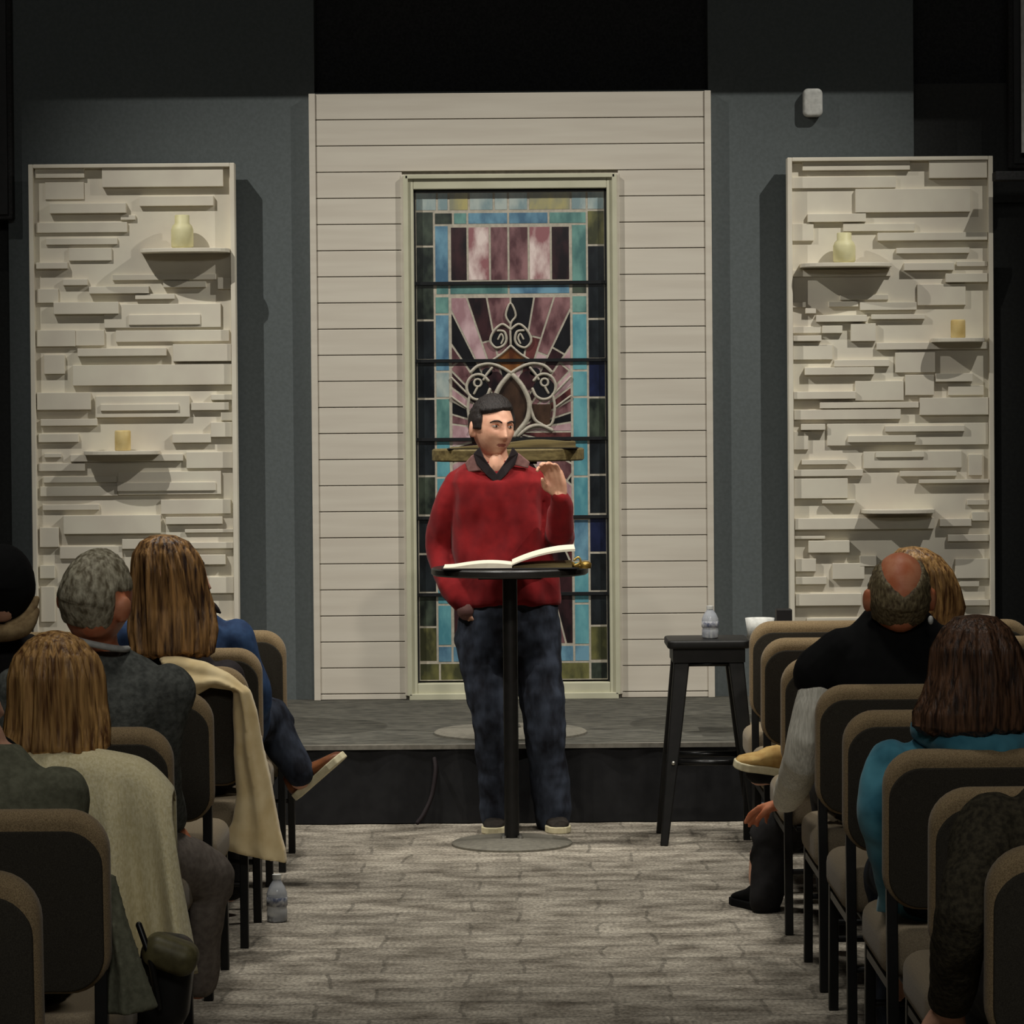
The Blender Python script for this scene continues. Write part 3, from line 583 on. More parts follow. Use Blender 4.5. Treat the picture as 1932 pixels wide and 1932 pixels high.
g = MB(); gx = W(1094, 1055, 12.05).x; g.tube([(gx+.028*math.cos(a*PI/8), 12.05+.028*math.sin(a*PI/8), 1.084+.006*math.sin(a)) for a in range(17)], .007, 8)
g.lathe((gx+.02, 12.03, 1.0715), [(.001, 0), (.022, 0), (.024, .018), (.015, .026), (.001, .027)], 20)
tag(g.build('wristwatch', 'brass', smooth=True), 'small brass-coloured watch lying by the open book at the table edge', 'watch')
# second open book on the wooden table
q = W(1033, 842, 13.25); b2 = thing('open_book', (q.x, 13.25, 1.512), 'open book with worn olive page edges on the wooden table on the stage', 'book')
x0 = W(962, 840, 13.25).x
page_block(x0, W(1085, 842, 13.25).x, 13.24, 1.516, .02, .024, .15, .012).build('right_pages', 'oldwood', b2)
page_block(x0, W(850, 842, 13.25).x, 13.24, 1.516, .012, .002, .15, .004).build('left_pages', 'oldwood', b2)
MB().box((W(845, 842, 13.25).x, 13.08, 1.5125), (W(1090, 842, 13.25).x, 13.4, 1.5155)).build('cover', 'cover', b2)
# bar stool
sD = 12.32; sx0 = W(1259, 1207, sD-.13).x; sx1 = W(1416, 1207, sD-.13).x; sc_ = (sx0+sx1)/2; hw = (sx1-sx0)/2; sz = W(1337, 1208, sD-.13).z
st = thing('bar_stool', (sc_, sD, 0), 'backless black metal bar stool by the stage, holding a water bottle', 'stool')
MB().pillow(Matrix.Translation((sc_, sD, sz-.016)) @ Matrix.Rotation(PI/2, 4, 'X'), hw*2, .31, .032, .03, .008).build('seat', 'steel', st, auto=40)
ap = MB()
for y in (sD-.135, sD+.135): ap.box((sc_-hw+.025, y-.004, sz-.085), (sc_+hw-.025, y+.004, sz-.028))
for x in (-hw+.025, hw-.025): ap.box((sc_+x-.004, sD-.135, sz-.085), (sc_+x+.004, sD+.135, sz-.028))
ap.build('apron', 'steel', st)
for sx in (-1, 1):
    for sy in (-1, 1):
        top = Vector((sc_+sx*(hw-.03), sD+sy*.125, sz-.03)); bot = Vector((sc_+sx*(hw+.035), sD+sy*.19, 0))
        L_ = []
        for p_, wd in ((top, .062), (top.lerp(bot, .45), .05), (bot, .03)):
            L_.append([p_+Vector((sx*(-wd if i else 0), 0, 0))+Vector((0, -sy*(wd*.7 if j else 0), 0)) for i, j in ((0, 0), (1, 0), (1, 1), (0, 1))])
        MB().loops(L_).build('leg', 'steel', st, bevel=.005)
def leg_at(sx, sy, z): 
    k = 1-z/(sz-.03); return Vector((sc_+sx*(hw-.05+k*.055), sD+sy*(.115+.055*k), z))
for z, r in ((.69-.0, .008), (.315, .012)):
    fr = MB()
    for a, b in (((-1, -1), (1, -1)), ((1, -1), (1, 1)), ((1, 1), (-1, 1)), ((-1, 1), (-1, -1))): fr.rod(leg_at(*a, z), leg_at(*b, z), r)
    fr.build('footrest' if z < .5 else 'brace', 'steel_gloss', st, smooth=True)
for sx in (-1, 1):
    p_ = leg_at(sx, -1, .315); MB().ell(p_+Vector((0, -.02, 0)), (.008, .006, .008)).build('bolt', 'bolt', st, smooth=True)
def bottle(c, h, label, m='clear'):
    t = thing('water_bottle', c, label, 'bottle', 'clear plastic water bottles'); k = h/.2; r = .036*k**.25
    MB().lathe(c, [(.001, .001), (r*.9, .001), (r, .008*k), (r, .05*k), (r*.95, .06*k), (r, .07*k), (r, .12*k), (r*.75, .15*k), (r*.4, .175*k), (r*.36, .183*k), (.001, .183*k)], 28).build('bottle_body', m, t, smooth=True)
    MB().lathe(c+Vector((0, 0, .180*k)), [(.001, 0), (r*.44, 0), (r*.44, .02*k), (.001, .021*k)], 20).build('cap', 'plastic_white', t, auto=40)
    MB().lathe(c+Vector((0, 0, .068*k)), [(r*1.0, 0), (r*1.03, .001), (r*1.03, .036*k), (r*1.0, .037*k)], 28).build('label_wrap', 'label', t, smooth=True)
bz = W(1340, 1203, sD-.03)
bottle(Vector((bz.x, sD-.03, sz+.001)), .125, 'small clear water bottle standing on the black bar stool')
bottle(Vector((W(523, 1738, 10.42).x, 10.42, 0)), .155, 'small clear water bottle standing on the carpet beside the left chairs')
# side table with cup behind the chairs
q = W(1432, 1203, 13.2)
stb = thing('side_table', (q.x+.1, 13.2, SH), 'low black side table on the stage, mostly hidden behind the right front chairs', 'table')
MB().box((q.x-.04, 13.02, q.z-.03), (q.x+.3, 13.38, q.z)).build('tabletop', 'steel', stb, bevel=.004)
for x in (.0, .26):
    for y in (13.06, 13.34): MB().rod((q.x+x, y, SH), (q.x+x, y, q.z-.03), .014).build('leg', 'steel', stb)
lathe_thing('paper_cup', (q.x, 13.15, q.z+.001), [(.001, 0), (.048, 0), (.061, .084), (.059, .084), (.046, .004), (.001, .004)], 'plastic_white', 'wide white paper cup on the side table behind the chairs', 'cup')
q2 = W(1477, 1175, 13.2); tag(MB().box((q2.x-.03, 13.15, q.z+.001), (q2.x+.035, 13.22, q.z+.12)).build('black_box', 'cover', bevel=.004), 'small black box standing beside the white cup', 'box')
# cables on the floor by the stage skirt
cb = MB(); cb.tube([W(x, y, d) for x, y, d in ((820, 1432, 12.83), (822, 1455, 12.8), (815, 1500, 12.78), (800, 1535, 12.74), (788, 1552, 12.7))], .009, 8)
tag(cb.build('cable', 'collar_in', smooth=True), 'dark cable hanging down the stage skirt left of the speaker', 'cable')

# ============================================================ PEOPLE
def head_pts(n=72, m=56, skull=1.0, fem=False):
    """face looks along -Y; returns loops of points for a head about .224 high"""
    loops = []
    def gs(v, s): return math.exp(-v*v/(2*s*s))
    for i in range(m+1):
        th = PI*(i+.03)/(m+.06); l = []
        for j in range(n):
            ph = 2*PI*j/n; x = math.sin(th)*math.sin(ph); y = -math.sin(th)*math.cos(ph); z = math.cos(th)
            X, Y, Z = x*.075, y*.096, z*.112
            if z < 0:
                t = -z; X *= 1-.22*t**2
                if y > 0: Y *= 1-.55*t
                else: Y *= 1-.02*t; 
                if y < 0: Y -= .010*t*max(0, -y)
            if z > 0 and y > 0: Y *= 1.06
            if y < 0:
                f = max(0, -y)
                fr = 0
                if -.052 < Z < .03: fr += (.006+.020*max(0, min(1, (.022-Z)/.055)))*gs(X, .0085)*(1 if Z > -.036 else max(0, 1-(-.036-Z)/.012))
                fr += .004*gs(X, .018)*gs(Z+.032, .008)           # nostrils
                fr += .0045*gs(Z-.026, .009)*gs(abs(X)-.026, .022)   # brow
                fr -= .0085*gs(abs(X)-.030, .013)*gs(Z-.008, .010)   # sockets
                fr += .004*gs(abs(X)-.042, .014)*gs(Z+.02, .016)     # cheek
                fr += .0035*gs(X, .02)*gs(Z+.056, .0055)+.0035*gs(X, .018)*gs(Z+.069, .006)-.0035*gs(X, .024)*gs(Z+.0625, .0025)
                fr -= .003*gs(X, .02)*gs(Z+.081, .005)
                fr += .010*gs(X, .024)*gs(Z+.095, .012)
                Y -= fr*min(1, f*1.4)
            l.append(Vector((X, Y, Z)))
        loops.append(l)
    return loops
def add_head(mb, c, R, s=1.0, ears=True):
    mb.loops([[c+R @ (p*s) for p in l] for l in head_pts()])
    if ears:
        for e in (-1, 1):
            mb.ell(c+R @ Vector((e*.083*s, .010*s, -.008*s)), (.010*s, .019*s, .032*s), R @ Matrix.Rotation(e*.35, 3, 'Z'))
            mb.ell(c+R @ Vector((e*.078*s, .004*s, -.030*s)), (.006*s, .010*s, .010*s), R)
def RZ(yaw, tilt=0, nod=0): return Matrix.Rotation(yaw, 3, 'Z') @ Matrix.Rotation(tilt, 3, 'Y') @ Matrix.Rotation(nod, 3, 'X')
def sstep(a, b, x): t = max(0, min(1, (x-a)/(b-a))); return t*t*(3-2*t)
def short_hair(c, R, s, fn, thick, seed=0, rough=.003, fr=30):
    """cap of hair: fn(unit dir) -> 0..1 coverage"""
    mb = MB(); L_ = []
    n, m = 96, 72
    for i in range(m+1):
        th = PI*(i+.03)/(m+.06); l = []
        for j in range(n):
            ph = 2*PI*j/n; d = Vector((math.sin(th)*math.sin(ph), -math.sin(th)*math.cos(ph), math.cos(th)))
            k = fn(d); X, Y, Z = d.x*.075, d.y*.096, d.z*.112
            if d.z < 0:
                t = -d.z; X *= 1-.22*t**2; Y *= (1-.45*t) if d.y > 0 else (1-.02*t)
            elif d.y > 0: Y *= 1.06
            p = Vector((X, Y, Z)); e = -.012+k*(thick(d) if callable(thick) else thick)+k*rough*noise.noise(Vector((d.x*fr, d.y*fr*.6, d.z*fr*.35+seed)))
            l.append(c+R @ ((p+d*e)*s))
        L_.append(l)
    return mb.loops(L_)
def long_hair(c, levels, seed=0, ridges=26, amp=.006, n=120, lean=(0, 0)):
    """hair seen from behind; levels: (dz, rx, ry, ox, oy)"""
    mb = MB(); Q = []
    for i in range(len(levels)-1):
        for k in range(6):
            t = k/6; t2 = t*t*(3-2*t) if False else t; Q.append([levels[i][q]*(1-t2)+levels[i+1][q]*t2 for q in range(5)])
    Q.append(list(levels[-1])); L_ = []; top = Q[0][0]; bot = Q[-1][0]
    for dz, rx, ry, ox, oy in Q:
        l = []; fl = min(1, (top-dz)/.08)
        for j in range(n):
            a = 2*PI*j/n; rr = 1+fl*(amp*1.6/max(rx, .03))*(noise.noise(Vector((math.cos(a)*ridges*.25, math.sin(a)*ridges*.25, dz*2.2+seed)))*1.3+.5*noise.noise(Vector((math.cos(a)*ridges*.6, math.sin(a)*ridges*.6, dz*3+seed))))
            l.append(Vector((c.x+ox+rx*rr*math.cos(a), c.y+oy+ry*rr*math.sin(a), c.z+dz+(.012*noise.noise(Vector((math.cos(a)*5, math.sin(a)*5, seed))) if dz < bot+.02 else 0))))
        L_.append(l)
    return mb.loops(L_)
def hand(mb, wr_, f, nrm, thumb_sign, curls=(.3, .35, .4, .45), tc=.4, s=1.0, spread=.06):
    f = Vector(f).normalized(); nrm = Vector(nrm); nrm = (nrm-f*nrm.dot(f)).normalized(); sd = f.cross(nrm).normalized()*thumb_sign
    wr_ = Vector(wr_); K = []
    offs = (.030, .010, -.010, -.028); lens = (.072, .080, .074, .058); rads = (.0092, .0095, .009, .008); kd = (.090, .094, .090, .082)
    for o_, k_ in zip(offs, kd):
        b = wr_+(f*k_+sd*o_)*s; K.append(b)
        mb.tube([wr_+sd*o_*.55*s+f*.005, wr_+(f*k_*.5+sd*o_*.9)*s, b], [.015*s, .0145*s, .0115*s], 10)
    mb.ell(wr_+(f*.045)*s, (.034*s, .014*s, .045*s), Matrix((sd, nrm, f)).transposed())
    mb.ell(wr_+(f*.035+sd*.024+nrm*.008)*s, (.017*s, .014*s, .032*s), Matrix((sd, nrm, f)).transposed())
    for i, (b, ln, r, cu) in enumerate(zip(K, lens, rads, curls)):
        pts = [b]; d0 = (f+sd*spread*(1.5-i)).normalized(); p_ = b
        for seg, (fr_, mult) in enumerate(((.45, 1), (.31, 2.1), (.24, 2.9))):
            a = cu*mult; d = (d0*math.cos(a)+nrm*math.sin(a)); p_ = p_+d*ln*fr_*s; pts.append(p_)
        mb.tube(pts, [r*s*1.05, r*s, r*s*.95, r*s*.8], 10)
    b = wr_+(f*.022+sd*.028)*s; d1 = (f*.65+sd*.72*(1-tc*.6)+nrm*(.3+tc*.5)).normalized(); d2 = (f*.85+sd*(.3-tc*.7)+nrm*(.25+tc*.5)).normalized()
    mb.tube([b, b+d1*.034*s, b+(d1*.034+d2*.028)*s, b+(d1*.034+d2*.052)*s], [.014*s, .0115*s, .0105*s, .008*s], 10)
def shoe(parent, heel, d, mu, ms, L_=.28, up=Vector((0, 0, 1)), name='shoe', label=None):
    d = Vector(d).normalized(); up = (up-d*up.dot(d)).normalized(); sd = d.cross(up)
    def ring(t, hw, z0, z1, k=12):
        o = []
        for j in range(k):
            a = 2*PI*j/k; zz = (z0+z1)/2+(z1-z0)/2*math.sin(a); o.append(heel+d*t*L_+sd*hw*math.cos(a)+up*zz)
        return o
    def slab(z0, z1, g):
        P = [(0, .028), (.08, .036), (.3, .034), (.55, .040), (.75, .048), (.9, .040), (.98, .022), (1, .008)]
        l = [heel+d*(t*L_)+sd*(h+g) for t, h in P]+[heel+d*(t*L_)-sd*(h+g) for t, h in reversed(P)]
        return [[p+up*z0 for p in l], [p+up*z1 for p in l]]
    u = MB().loops([ring(.0, .022, .02, .06), ring(.05, .034, .015, .095), ring(.22, .036, .015, .10), ring(.40, .037, .015, .088), ring(.55, .042, .015, .066), ring(.75, .046, .015, .052), ring(.9, .036, .015, .042), ring(.97, .018, .015, .03)])
    o = u.build(name, mu, parent, smooth=True)
    sm = MB(); [sm.loops(x) for x in (slab(0, .026, .004),)]
    so = sm.build('sole', ms, None, bevel=.004); so.parent = o
    so.matrix_parent_inverse = Matrix.Translation(-parent.location) if parent else Matrix.Identity(4)
    so.matrix_parent_inverse = (Matrix.Translation(parent.location) @ o.matrix_parent_inverse).inverted() if parent else Matrix.Identity(4)
    return o

# ---------------- the speaker
def speaker():
    t = thing('person', (W(985, 1575, 12.6).x, 12.6, 0), 'man in a red sweater and dark jeans standing at the round table, one hand raised', 'person')
    D0 = 12.66; hs = 1.05
    hc = W(929, 807, D0-.02); R = RZ(math.radians(28), math.radians(3), math.radians(2))
    b = MB(); add_head(b, hc, R, hs)
    nb = W(936, 880, D0)
    b.tube([hc+Vector((0, .02, -.05)), hc+Vector((.008, .018, -.10)), nb+Vector((0, -.005, 0)), nb+Vector((0, 0, -.08))], [.052, .050, .055, .07], 20)
    def ring(py, px, hwp, ry, D=D0, k=.9): p = W(px, py, D); return (p.x, p.y, p.z, hwp/474*k, ry*k)
    tor = [(1210, 962, 92, .12), (1140, 962, 88, .115), (1090, 956, 86, .115), (1040, 948, 84, .115), (990, 943, 84, .118), (940, 941, 90, .12), (908, 939, 96, .112), (888, 937, 76, .09), (874, 936, 48, .065), (866, 936, 36, .05)]
    b.rings([ring(y, x, h, r, k=.86) for y, x, h, r in tor])
    rs = W(862, 912, D0); re = W(832, 1030, D0+.06); rf = W(846, 1100, D0-.02); rw = W(880, 1150, D0-.06)
    ls = W(1020, 910, D0); le = W(1056, 1008, D0-.06); lw = W(1057, 936, D0-.20)
    b.tube([rs, W(842, 965, D0+.02), re, rf, rw], [.046, .044, .040, .035, .03]); b.tube([ls, W(1046, 955, D0-.01), le, le.lerp(lw, .55), lw], [.042, .040, .040, .034, .027])
    # raised left hand: index curled to thumb, palm to the aisle
    f = Vector((-.30, -.10, .95)); nrm = Vector((-.42, -.9, -.1))
    hand(b, lw+Vector((0, 0, .006)), f, nrm, 1 if f.cross(nrm).x < 0 else -1, curls=(.62, .55, .5, .42), tc=.9, s=1.04, spread=.05)
    hand(b, rw, (.25, .35, -.9), (.9, .2, 0), 1, curls=(.4, .4, .4, .4), s=.8)
    hips = {}
    for hx, kx, ax in ((918, 930, 939), (1006, 1024, 1042)):
        b.tube([W(hx, 1195, D0), W(kx, 1350, D0-.05), W(ax, 1530, D0), W(ax, 1560, D0)], [.085, .055, .042, .04])
    body = b.build('body', ['skin', 'lip'], t, remesh=.0042, sm=3)
    Ri = R.inverted()
    for pl in body.data.polygons:
        c = Ri @ (pl.center-hc)/hs
        if c.y < -.07 and abs(c.x) < .022*(1-abs(c.z+.0625)/.014) and -.0685 < c.z < -.0575: pl.material_index = 1
    for e in (-1, 1):
        ec = hc+R @ (Vector((e*.030, -.0795, .0075))*hs)
        ey = MB().ell(ec, (.0125*hs, .0095*hs, .0052*hs), R).build('eye', 'eyew', t, smooth=True)
        ir = MB().ell(ec+R @ Vector((.001, -.0062, 0)), (.0056, .0040, .0050), R).build('iris', 'iris', None, smooth=True); ir.parent = ey; ir.matrix_parent_inverse = (Matrix.Translation(t.location) @ ey.matrix_parent_inverse).inverted()
        MB().tube([hc+R @ (Vector(v)*hs) for v in ((e*.013, -.0985, .0225), (e*.026, -.0975, .0275), (e*.040, -.088, .0265), (e*.050, -.076, .020))], [.0028, .0036, .0034, .0018], 8).build('eyebrow', 'hair_dark', t, smooth=True)
        MB().tube([hc+R @ (Vector(v)*hs) for v in ((e*.0165, -.0875, .010), (e*.029, -.0925, .0155), (e*.043, -.083, .0115))], [.0012, .002, .0014], 8).build('eyelid', 'skin2', t, smooth=True)
    def cov(d):
        back = sstep(.22, .40, d.y)                       # behind the ears
        front_line = .60-.10*abs(d.x)+.10*d.x
        f_ = sstep(front_line-.04, front_line+.05, d.z) if d.y < 0 else 0
        side = sstep(.78, .9, abs(d.x))*sstep(-.12, -.04, d.z)*sstep(-.50, -.36, d.y)
        bk = back*sstep(-.62, -.5, d.z)
        tp = sstep(.6, .72, d.z)
        ear = sstep(.8, .95, abs(d.x))*sstep(-.05, .05, -d.z)*sstep(-.35, -.1, -abs(d.y))
        sd_ = sstep(-.42, -.26, d.y)*sstep(.0, .10, d.z)
        return min(1, max(f_, side, bk, tp, sd_))*(1-.0*ear)
    short_hair(hc, R, hs, cov, lambda d: .020+.010*max(0, d.z)*sstep(-.9, -.2, d.y)+.005*max(0, -d.y)*max(0, d.z)+.004*max(0, -d.x), 3, .004, 16).build('hair', 'hair_dark', t, smooth=True)
    # sweater
    s = MB(); s.rings([ring(y, x, h, r, k=1.0) for y, x, h, r in [(1142, 962, 96, .125), (1130, 962, 98, .13), (1090, 955, 97, .128), (1040, 947, 94, .125), (990, 943, 91, .128), (940, 941, 92, .13), (908, 939, 99, .12), (889, 937, 86, .098), (876, 936, 60, .078), (866, 936, 44, .07)]], 36)
    s.tube([rs+Vector((.01, 0, 0)), W(842, 965, D0+.02), re, rf, rw+Vector((0, .01, .015))], [.062, .058, .058, .050, .042], 18)
    s.tube([ls+Vector((-.01, 0, 0)), W(1046, 955, D0-.01), le+Vector((.002, 0, -.004)), le.lerp(lw, .55)+Vector((.004, 0, 0)), lw+Vector((0, .006, -.012))], [.060, .056, .060, .050, .037], 18)
    s.build('sweater', 'red', t, remesh=.006, sm=5, wrinkle=(.013, 9, (1.2, 1, .6)))
    MB().tube([rw+Vector((-.002, 0, .01)), rw+Vector((.003, -.002, -.004))], [.041, .040], 18, flat=((0, 1, 0), .8)).build('shirt_cuff', 'collar_out', t, smooth=True)
    # trousers
    j = MB(); j.rings([ring(y, x, h, r, k=1.0) for y, x, h, r in [(1112, 960, 86, .115), (1150, 960, 94, .125), (1185, 961, 98, .13), (1215, 961, 99, .128), (1235, 961, 96, .11)]], 32)
    j.tube([W(908, 1205, D0), W(920, 1290, D0-.03), W(932, 1360, D0-.05), W(937, 1450, D0-.02), W(941, 1540, D0+.0)], [.103, .096, .087, .078, .074], 22)
    j.tube([W(1012, 1205, D0), W(1019, 1290, D0-.03), W(1026, 1360, D0-.05), W(1034, 1450, D0-.02), W(1043, 1540, D0+.0)], [.103, .092, .084, .078, .076], 22)
    jn = j.build('jeans', 'denim', t, remesh=.007, sm=4, wrinkle=(.009, 8, (1, 1, 1.6)))
    # collar: two outer flaps, dark inner band
    for name, m, P_, dd in (('collar', 'collar_out', [(903, 852), (889, 860), (877, 874), (884, 891), (906, 888), (925, 898), (914, 876)], 12.545),
                            ('collar', 'collar_out', [(968, 850), (980, 856), (1000, 872), (996, 884), (972, 878), (952, 897), (962, 872)], 12.545)):
        mb = MB(); mb.prism([W(x, y, dd+.0009*max(0, abs(x-937)-20)) for x, y in P_], .012)
        mb.build(name, m, t, bevel=.004)
    for P_ in ([(905, 843), (893, 856), (899, 876), (918, 896), (937, 914), (939, 896), (925, 880), (913, 862)], [(967, 843), (978, 856), (972, 876), (954, 896), (937, 914), (935, 896), (947, 880), (959, 862)]):
        MB().prism([W(x, y, 12.535+.0007*max(0, abs(x-937)-20)) for x, y in P_], .014).build('shirt_collar', 'collar_in', t, bevel=.003)
    MB().ell(W(937, 880, 12.60), (.034, .036, .054)).build('neck_opening', 'skin', t, smooth=True)
    shoe(t, Vector((W(949, 1573, 12.78).x, 12.78, 0)), Vector((-.16, -1, 0)), 'shoe_black', 'sole')
    shoe(t, Vector((W(1040, 1573, 12.78).x, 12.78, 0)), Vector((.12, -1, 0)), 'shoe_black', 'sole')
    return t
speaker()

# ---------------- seated people, seen from behind
def seated(label, X, Y, hp, yaw, tilt=0, nod=0, hs=1.0, sk='skin', top='blazer', bottom='dark_cloth', zsh=1.0, shw=.20, rarm=None, larm=None, knees=None, feet=None, handr=True, ears=True, hand_dirs=None, extra=None, lean=0, wr=(.008, 9), topparts=None):
    """chair back rear face at (X, Y); hp = head centre; joints in world"""
    t = thing('person', (X, Y+.25, 0), label, 'person'); R = RZ(yaw, tilt, nod); ty = Y+.20
    b = MB(); add_head(b, hp, R, hs, ears)
    nb = Vector((X+lean, ty+.01, zsh+.05))
    b.tube([hp+Vector((0, -.02, -.05)), hp.lerp(nb, .5)+Vector((0, -.01, 0)), nb, nb-Vector((0, 0, .08))], [.056, .054, .062, .07], 18)
    l2 = lean
    TR = [(X, ty+.03, .46, .17, .13), (X, ty+.03, .56, .165, .125), (X+l2*.3, ty, .68, .155, .115), (X+l2*.6, ty-.01, .82, .17, .115), (X+l2*.85, ty-.005, zsh-.09, shw-.01, .11), (X+l2, ty, zsh-.03, shw-.015, .095), (X+l2, ty+.005, zsh+.02, shw*.66, .075), (X+l2, ty+.01, zsh+.055, .085, .06)]
    b.rings([(x, y, z, a*.86, c*.86) for x, y, z, a, c in TR])
    SHL = Vector((X+l2-shw+.015, ty, zsh-.055)); SHR = Vector((X+l2+shw-.015, ty, zsh-.055))
    larm = larm or [SHL+Vector((-.04, .05, -.26)), SHL+Vector((.06, .28, -.30))]; rarm = rarm or [SHR+Vector((.04, .05, -.26)), SHR+Vector((-.06, .28, -.30))]
    arms = [[SHL]+[Vector(v) for v in larm], [SHR]+[Vector(v) for v in rarm]]
    for i, a in enumerate(arms):
        b.tube(a, [.048, .04, .028]); f = (a[-1]-a[-2]).normalized()+Vector((0, 0, -.15))
        dd = (hand_dirs or {}).get(i)
        hand(b, a[-1], dd[0] if dd else f, dd[1] if dd else (0, -.1, -1), 1 if i == 0 else -1, s=.95)
    knees = knees or [Vector((X-.13, Y+.70, .50)), Vector((X+.13, Y+.70, .50))]; feet = feet or [Vector((X-.13, Y+.68, .08)), Vector((X+.13, Y+.68, .08))]
    for s_, k, f in zip((-1, 1), knees, feet):
        b.tube([Vector((X+s_*.09, ty+.05, .53)), Vector(k), Vector(f)], [.08, .052, .038])
    b.build('body', sk, t, remesh=.0065, sm=3)
    g = MB(); g.rings(TR, 30)
    for a in arms: g.tube([a[0], a[1], a[1].lerp(a[2], .9)], [.066, .058, .042], 16)
    g.build(top[0] if isinstance(top, tuple) else 'jacket', top[1] if isinstance(top, tuple) else top, t, remesh=.008, sm=5, wrinkle=(wr[0], wr[1], (1, 1, .7)))
    g = MB(); g.rings([(X, ty+.03, .47, .175, .14), (X, ty+.03, .56, .17, .13), (X, ty+.03, .62, .15, .11)])
    for s_, k, f in zip((-1, 1), knees, feet):
        k = Vector(k); f = Vector(f); g.tube([Vector((X+s_*.09, ty+.06, .535)), k, k.lerp(f, .25), f+Vector((0, 0, .02))], [.093, .078, .068, .055], 18)
    g.build('trousers', bottom, t, remesh=.008, sm=4, wrinkle=(.006, 10, (1, 1, 1)))
    return t, R
def inv_add(o, t): pass
LC = lambda i, c=0: lx[i]-CW/2-c*(CW+.012)
RC = lambda i, c=0: rx_[i]+CW/2+c*(CW+.012)
def full(d): return 1
BACK = PI
# grey-haired man in blazer (left, fifth row)
Y = LROW[4]; hp = W(180, 1130, Y+.16); X = hp.x-.05
t, R = seated('grey-haired man in a charcoal blazer on the left, head tilted, seen from behind', X, Y, hp, BACK-math.radians(24), math.radians(-10), 0, 1.15, 'skin2', ('blazer', 'blazer'), 'grey_trouser', zsh=W(200, 1262, Y+.2).z+.0, shw=.215,
    rarm=[W(302, 1420, Y+.24), W(325, 1560, Y+.42)], knees=[Vector((X-.1, Y+.66, .5)), W(384, 1650, Y+.52)], feet=[Vector((X-.1, Y+.66, .08)), W(372, 1860, Y+.62)], lean=.04, wr=(.009, 7))
def cov_g(d): 
    return max(sstep(.15, .3, d.z)*(1 if d.y > -.55 else sstep(.35, .5, d.z)), sstep(-.62, -.5, d.z)*sstep(.16, .36, d.y))*1.0
short_hair(hp, R, 1.15, cov_g, .014, 5, .003, 10).build('hair', 'hair_grey', t, smooth=True)
cl = MB(); q = W(182, 1212, Y+.17)
cl.tube([q+Vector((.078*math.cos(a), .01+.075*math.sin(a), -.018*math.cos(a))) for a in [x*PI/6-PI for x in range(0, 7)]], .009, 8); cl.build('shirt_collar', 'plastic_white', t, smooth=True)
# blonde woman, left foreground (sixth row)
Y = LROW[5]; hp = W(104, 1286, Y+.10); X = hp.x-.02
t, R = seated('woman with honey-blonde shoulder-length hair on the left, in front of the cream cloth', X, Y, hp, BACK, 0, 0, .95, 'skin', ('blouse', 'pink'), 'dark_cloth', zsh=W(200, 1440, Y+.2).z-.035, shw=.19, lean=.02)
long_hair(hp, [(.118, .01, .01, 0, 0), (.112, .035, .04, 0, 0), (.095, .062, .07, 0, 0), (.06, .088, .095, 0, 0), (.01, .102, .105, 0, 0), (-.05, .106, .102, .002, 0), (-.10, .112, .09, .003, -.01), (-.15, .114, .075, .002, -.03), (-.163, .100, .05, 0, -.04)], 2, 34, .011).build('hair', 'hair_blonde', t, smooth=True)
# brown-haired woman, left third row
Y = LROW[2]; hp = W(315, 1085, Y+.10); X = hp.x
t, R = seated('woman with long highlighted brown hair on the left, hair reaching the tan coat', X, Y, hp, BACK, 0, 0, .98, 'skin', ('sweater', 'collar_in'), 'dark_cloth', zsh=W(320, 1265, Y+.2).z+.02, shw=.185)
long_hair(hp, [(.128, .01, .01, -.012, 0), (.124, .040, .05, -.012, 0), (.105, .074, .08, -.008, 0), (.07, .094, .10, -.006, 0), (.02, .104, .11, .0, 0), (-.04, .112, .105, .004, 0), (-.10, .124, .10, .010, 0), (-.17, .130, .085, .014, -.02), (-.24, .120, .07, .014, -.04), (-.255, .10, .05, .012, -.04)], 9, 34, .014).build('hair', 'hair_brown', t, smooth=True)
# man in denim shirt, left second row, crossing his leg
Y = LROW[1]; hp = W(340, 1095, Y+.18); X = W(318, 1100, Y).x
shoe_at = W(578, 1498, Y+.55)
t, R = seated('man in a blue denim shirt on the left, brown shoe crossed out into the aisle', X, Y, hp, BACK-math.radians(60), 0, 0, .96, 'skin', ('shirt', 'jean_blue'), 'denim', zsh=W(400, 1180, Y+.2).z+.01, shw=.20, ears=True,
    rarm=[W(482, 1330, Y+.25), W(470, 1420, Y+.50)], knees=[Vector((X-.1, Y+.62, .5)), W(505, 1355, Y+.60)], feet=[Vector((X-.05, Y+.75, .08)), W(566, 1470, Y+.56)], lean=.02)
short_hair(hp, R, .96, cov_g, .018, 8, .004).build('hair', 'hair_dark', t, smooth=True)
q = W(390, 1146, Y+.14); MB().tube([q+Vector((-.03, .0, .01)), q+Vector((.015, .0, .004)), q+Vector((.045, 0, -.018))], [.026, .018, .004], 12).build('beard', 'collar_in', t, smooth=True)
shoe(t, W(563, 1508, Y+.60), Vector((.62, -.20, .55)), 'brown_shoe', 'sole', .24, up=Vector((-.62, .10, .6)))
shoe(t, Vector((X-.05, Y+.68, 0)), Vector((.1, 1, 0)), 'brown_shoe', 'sole')
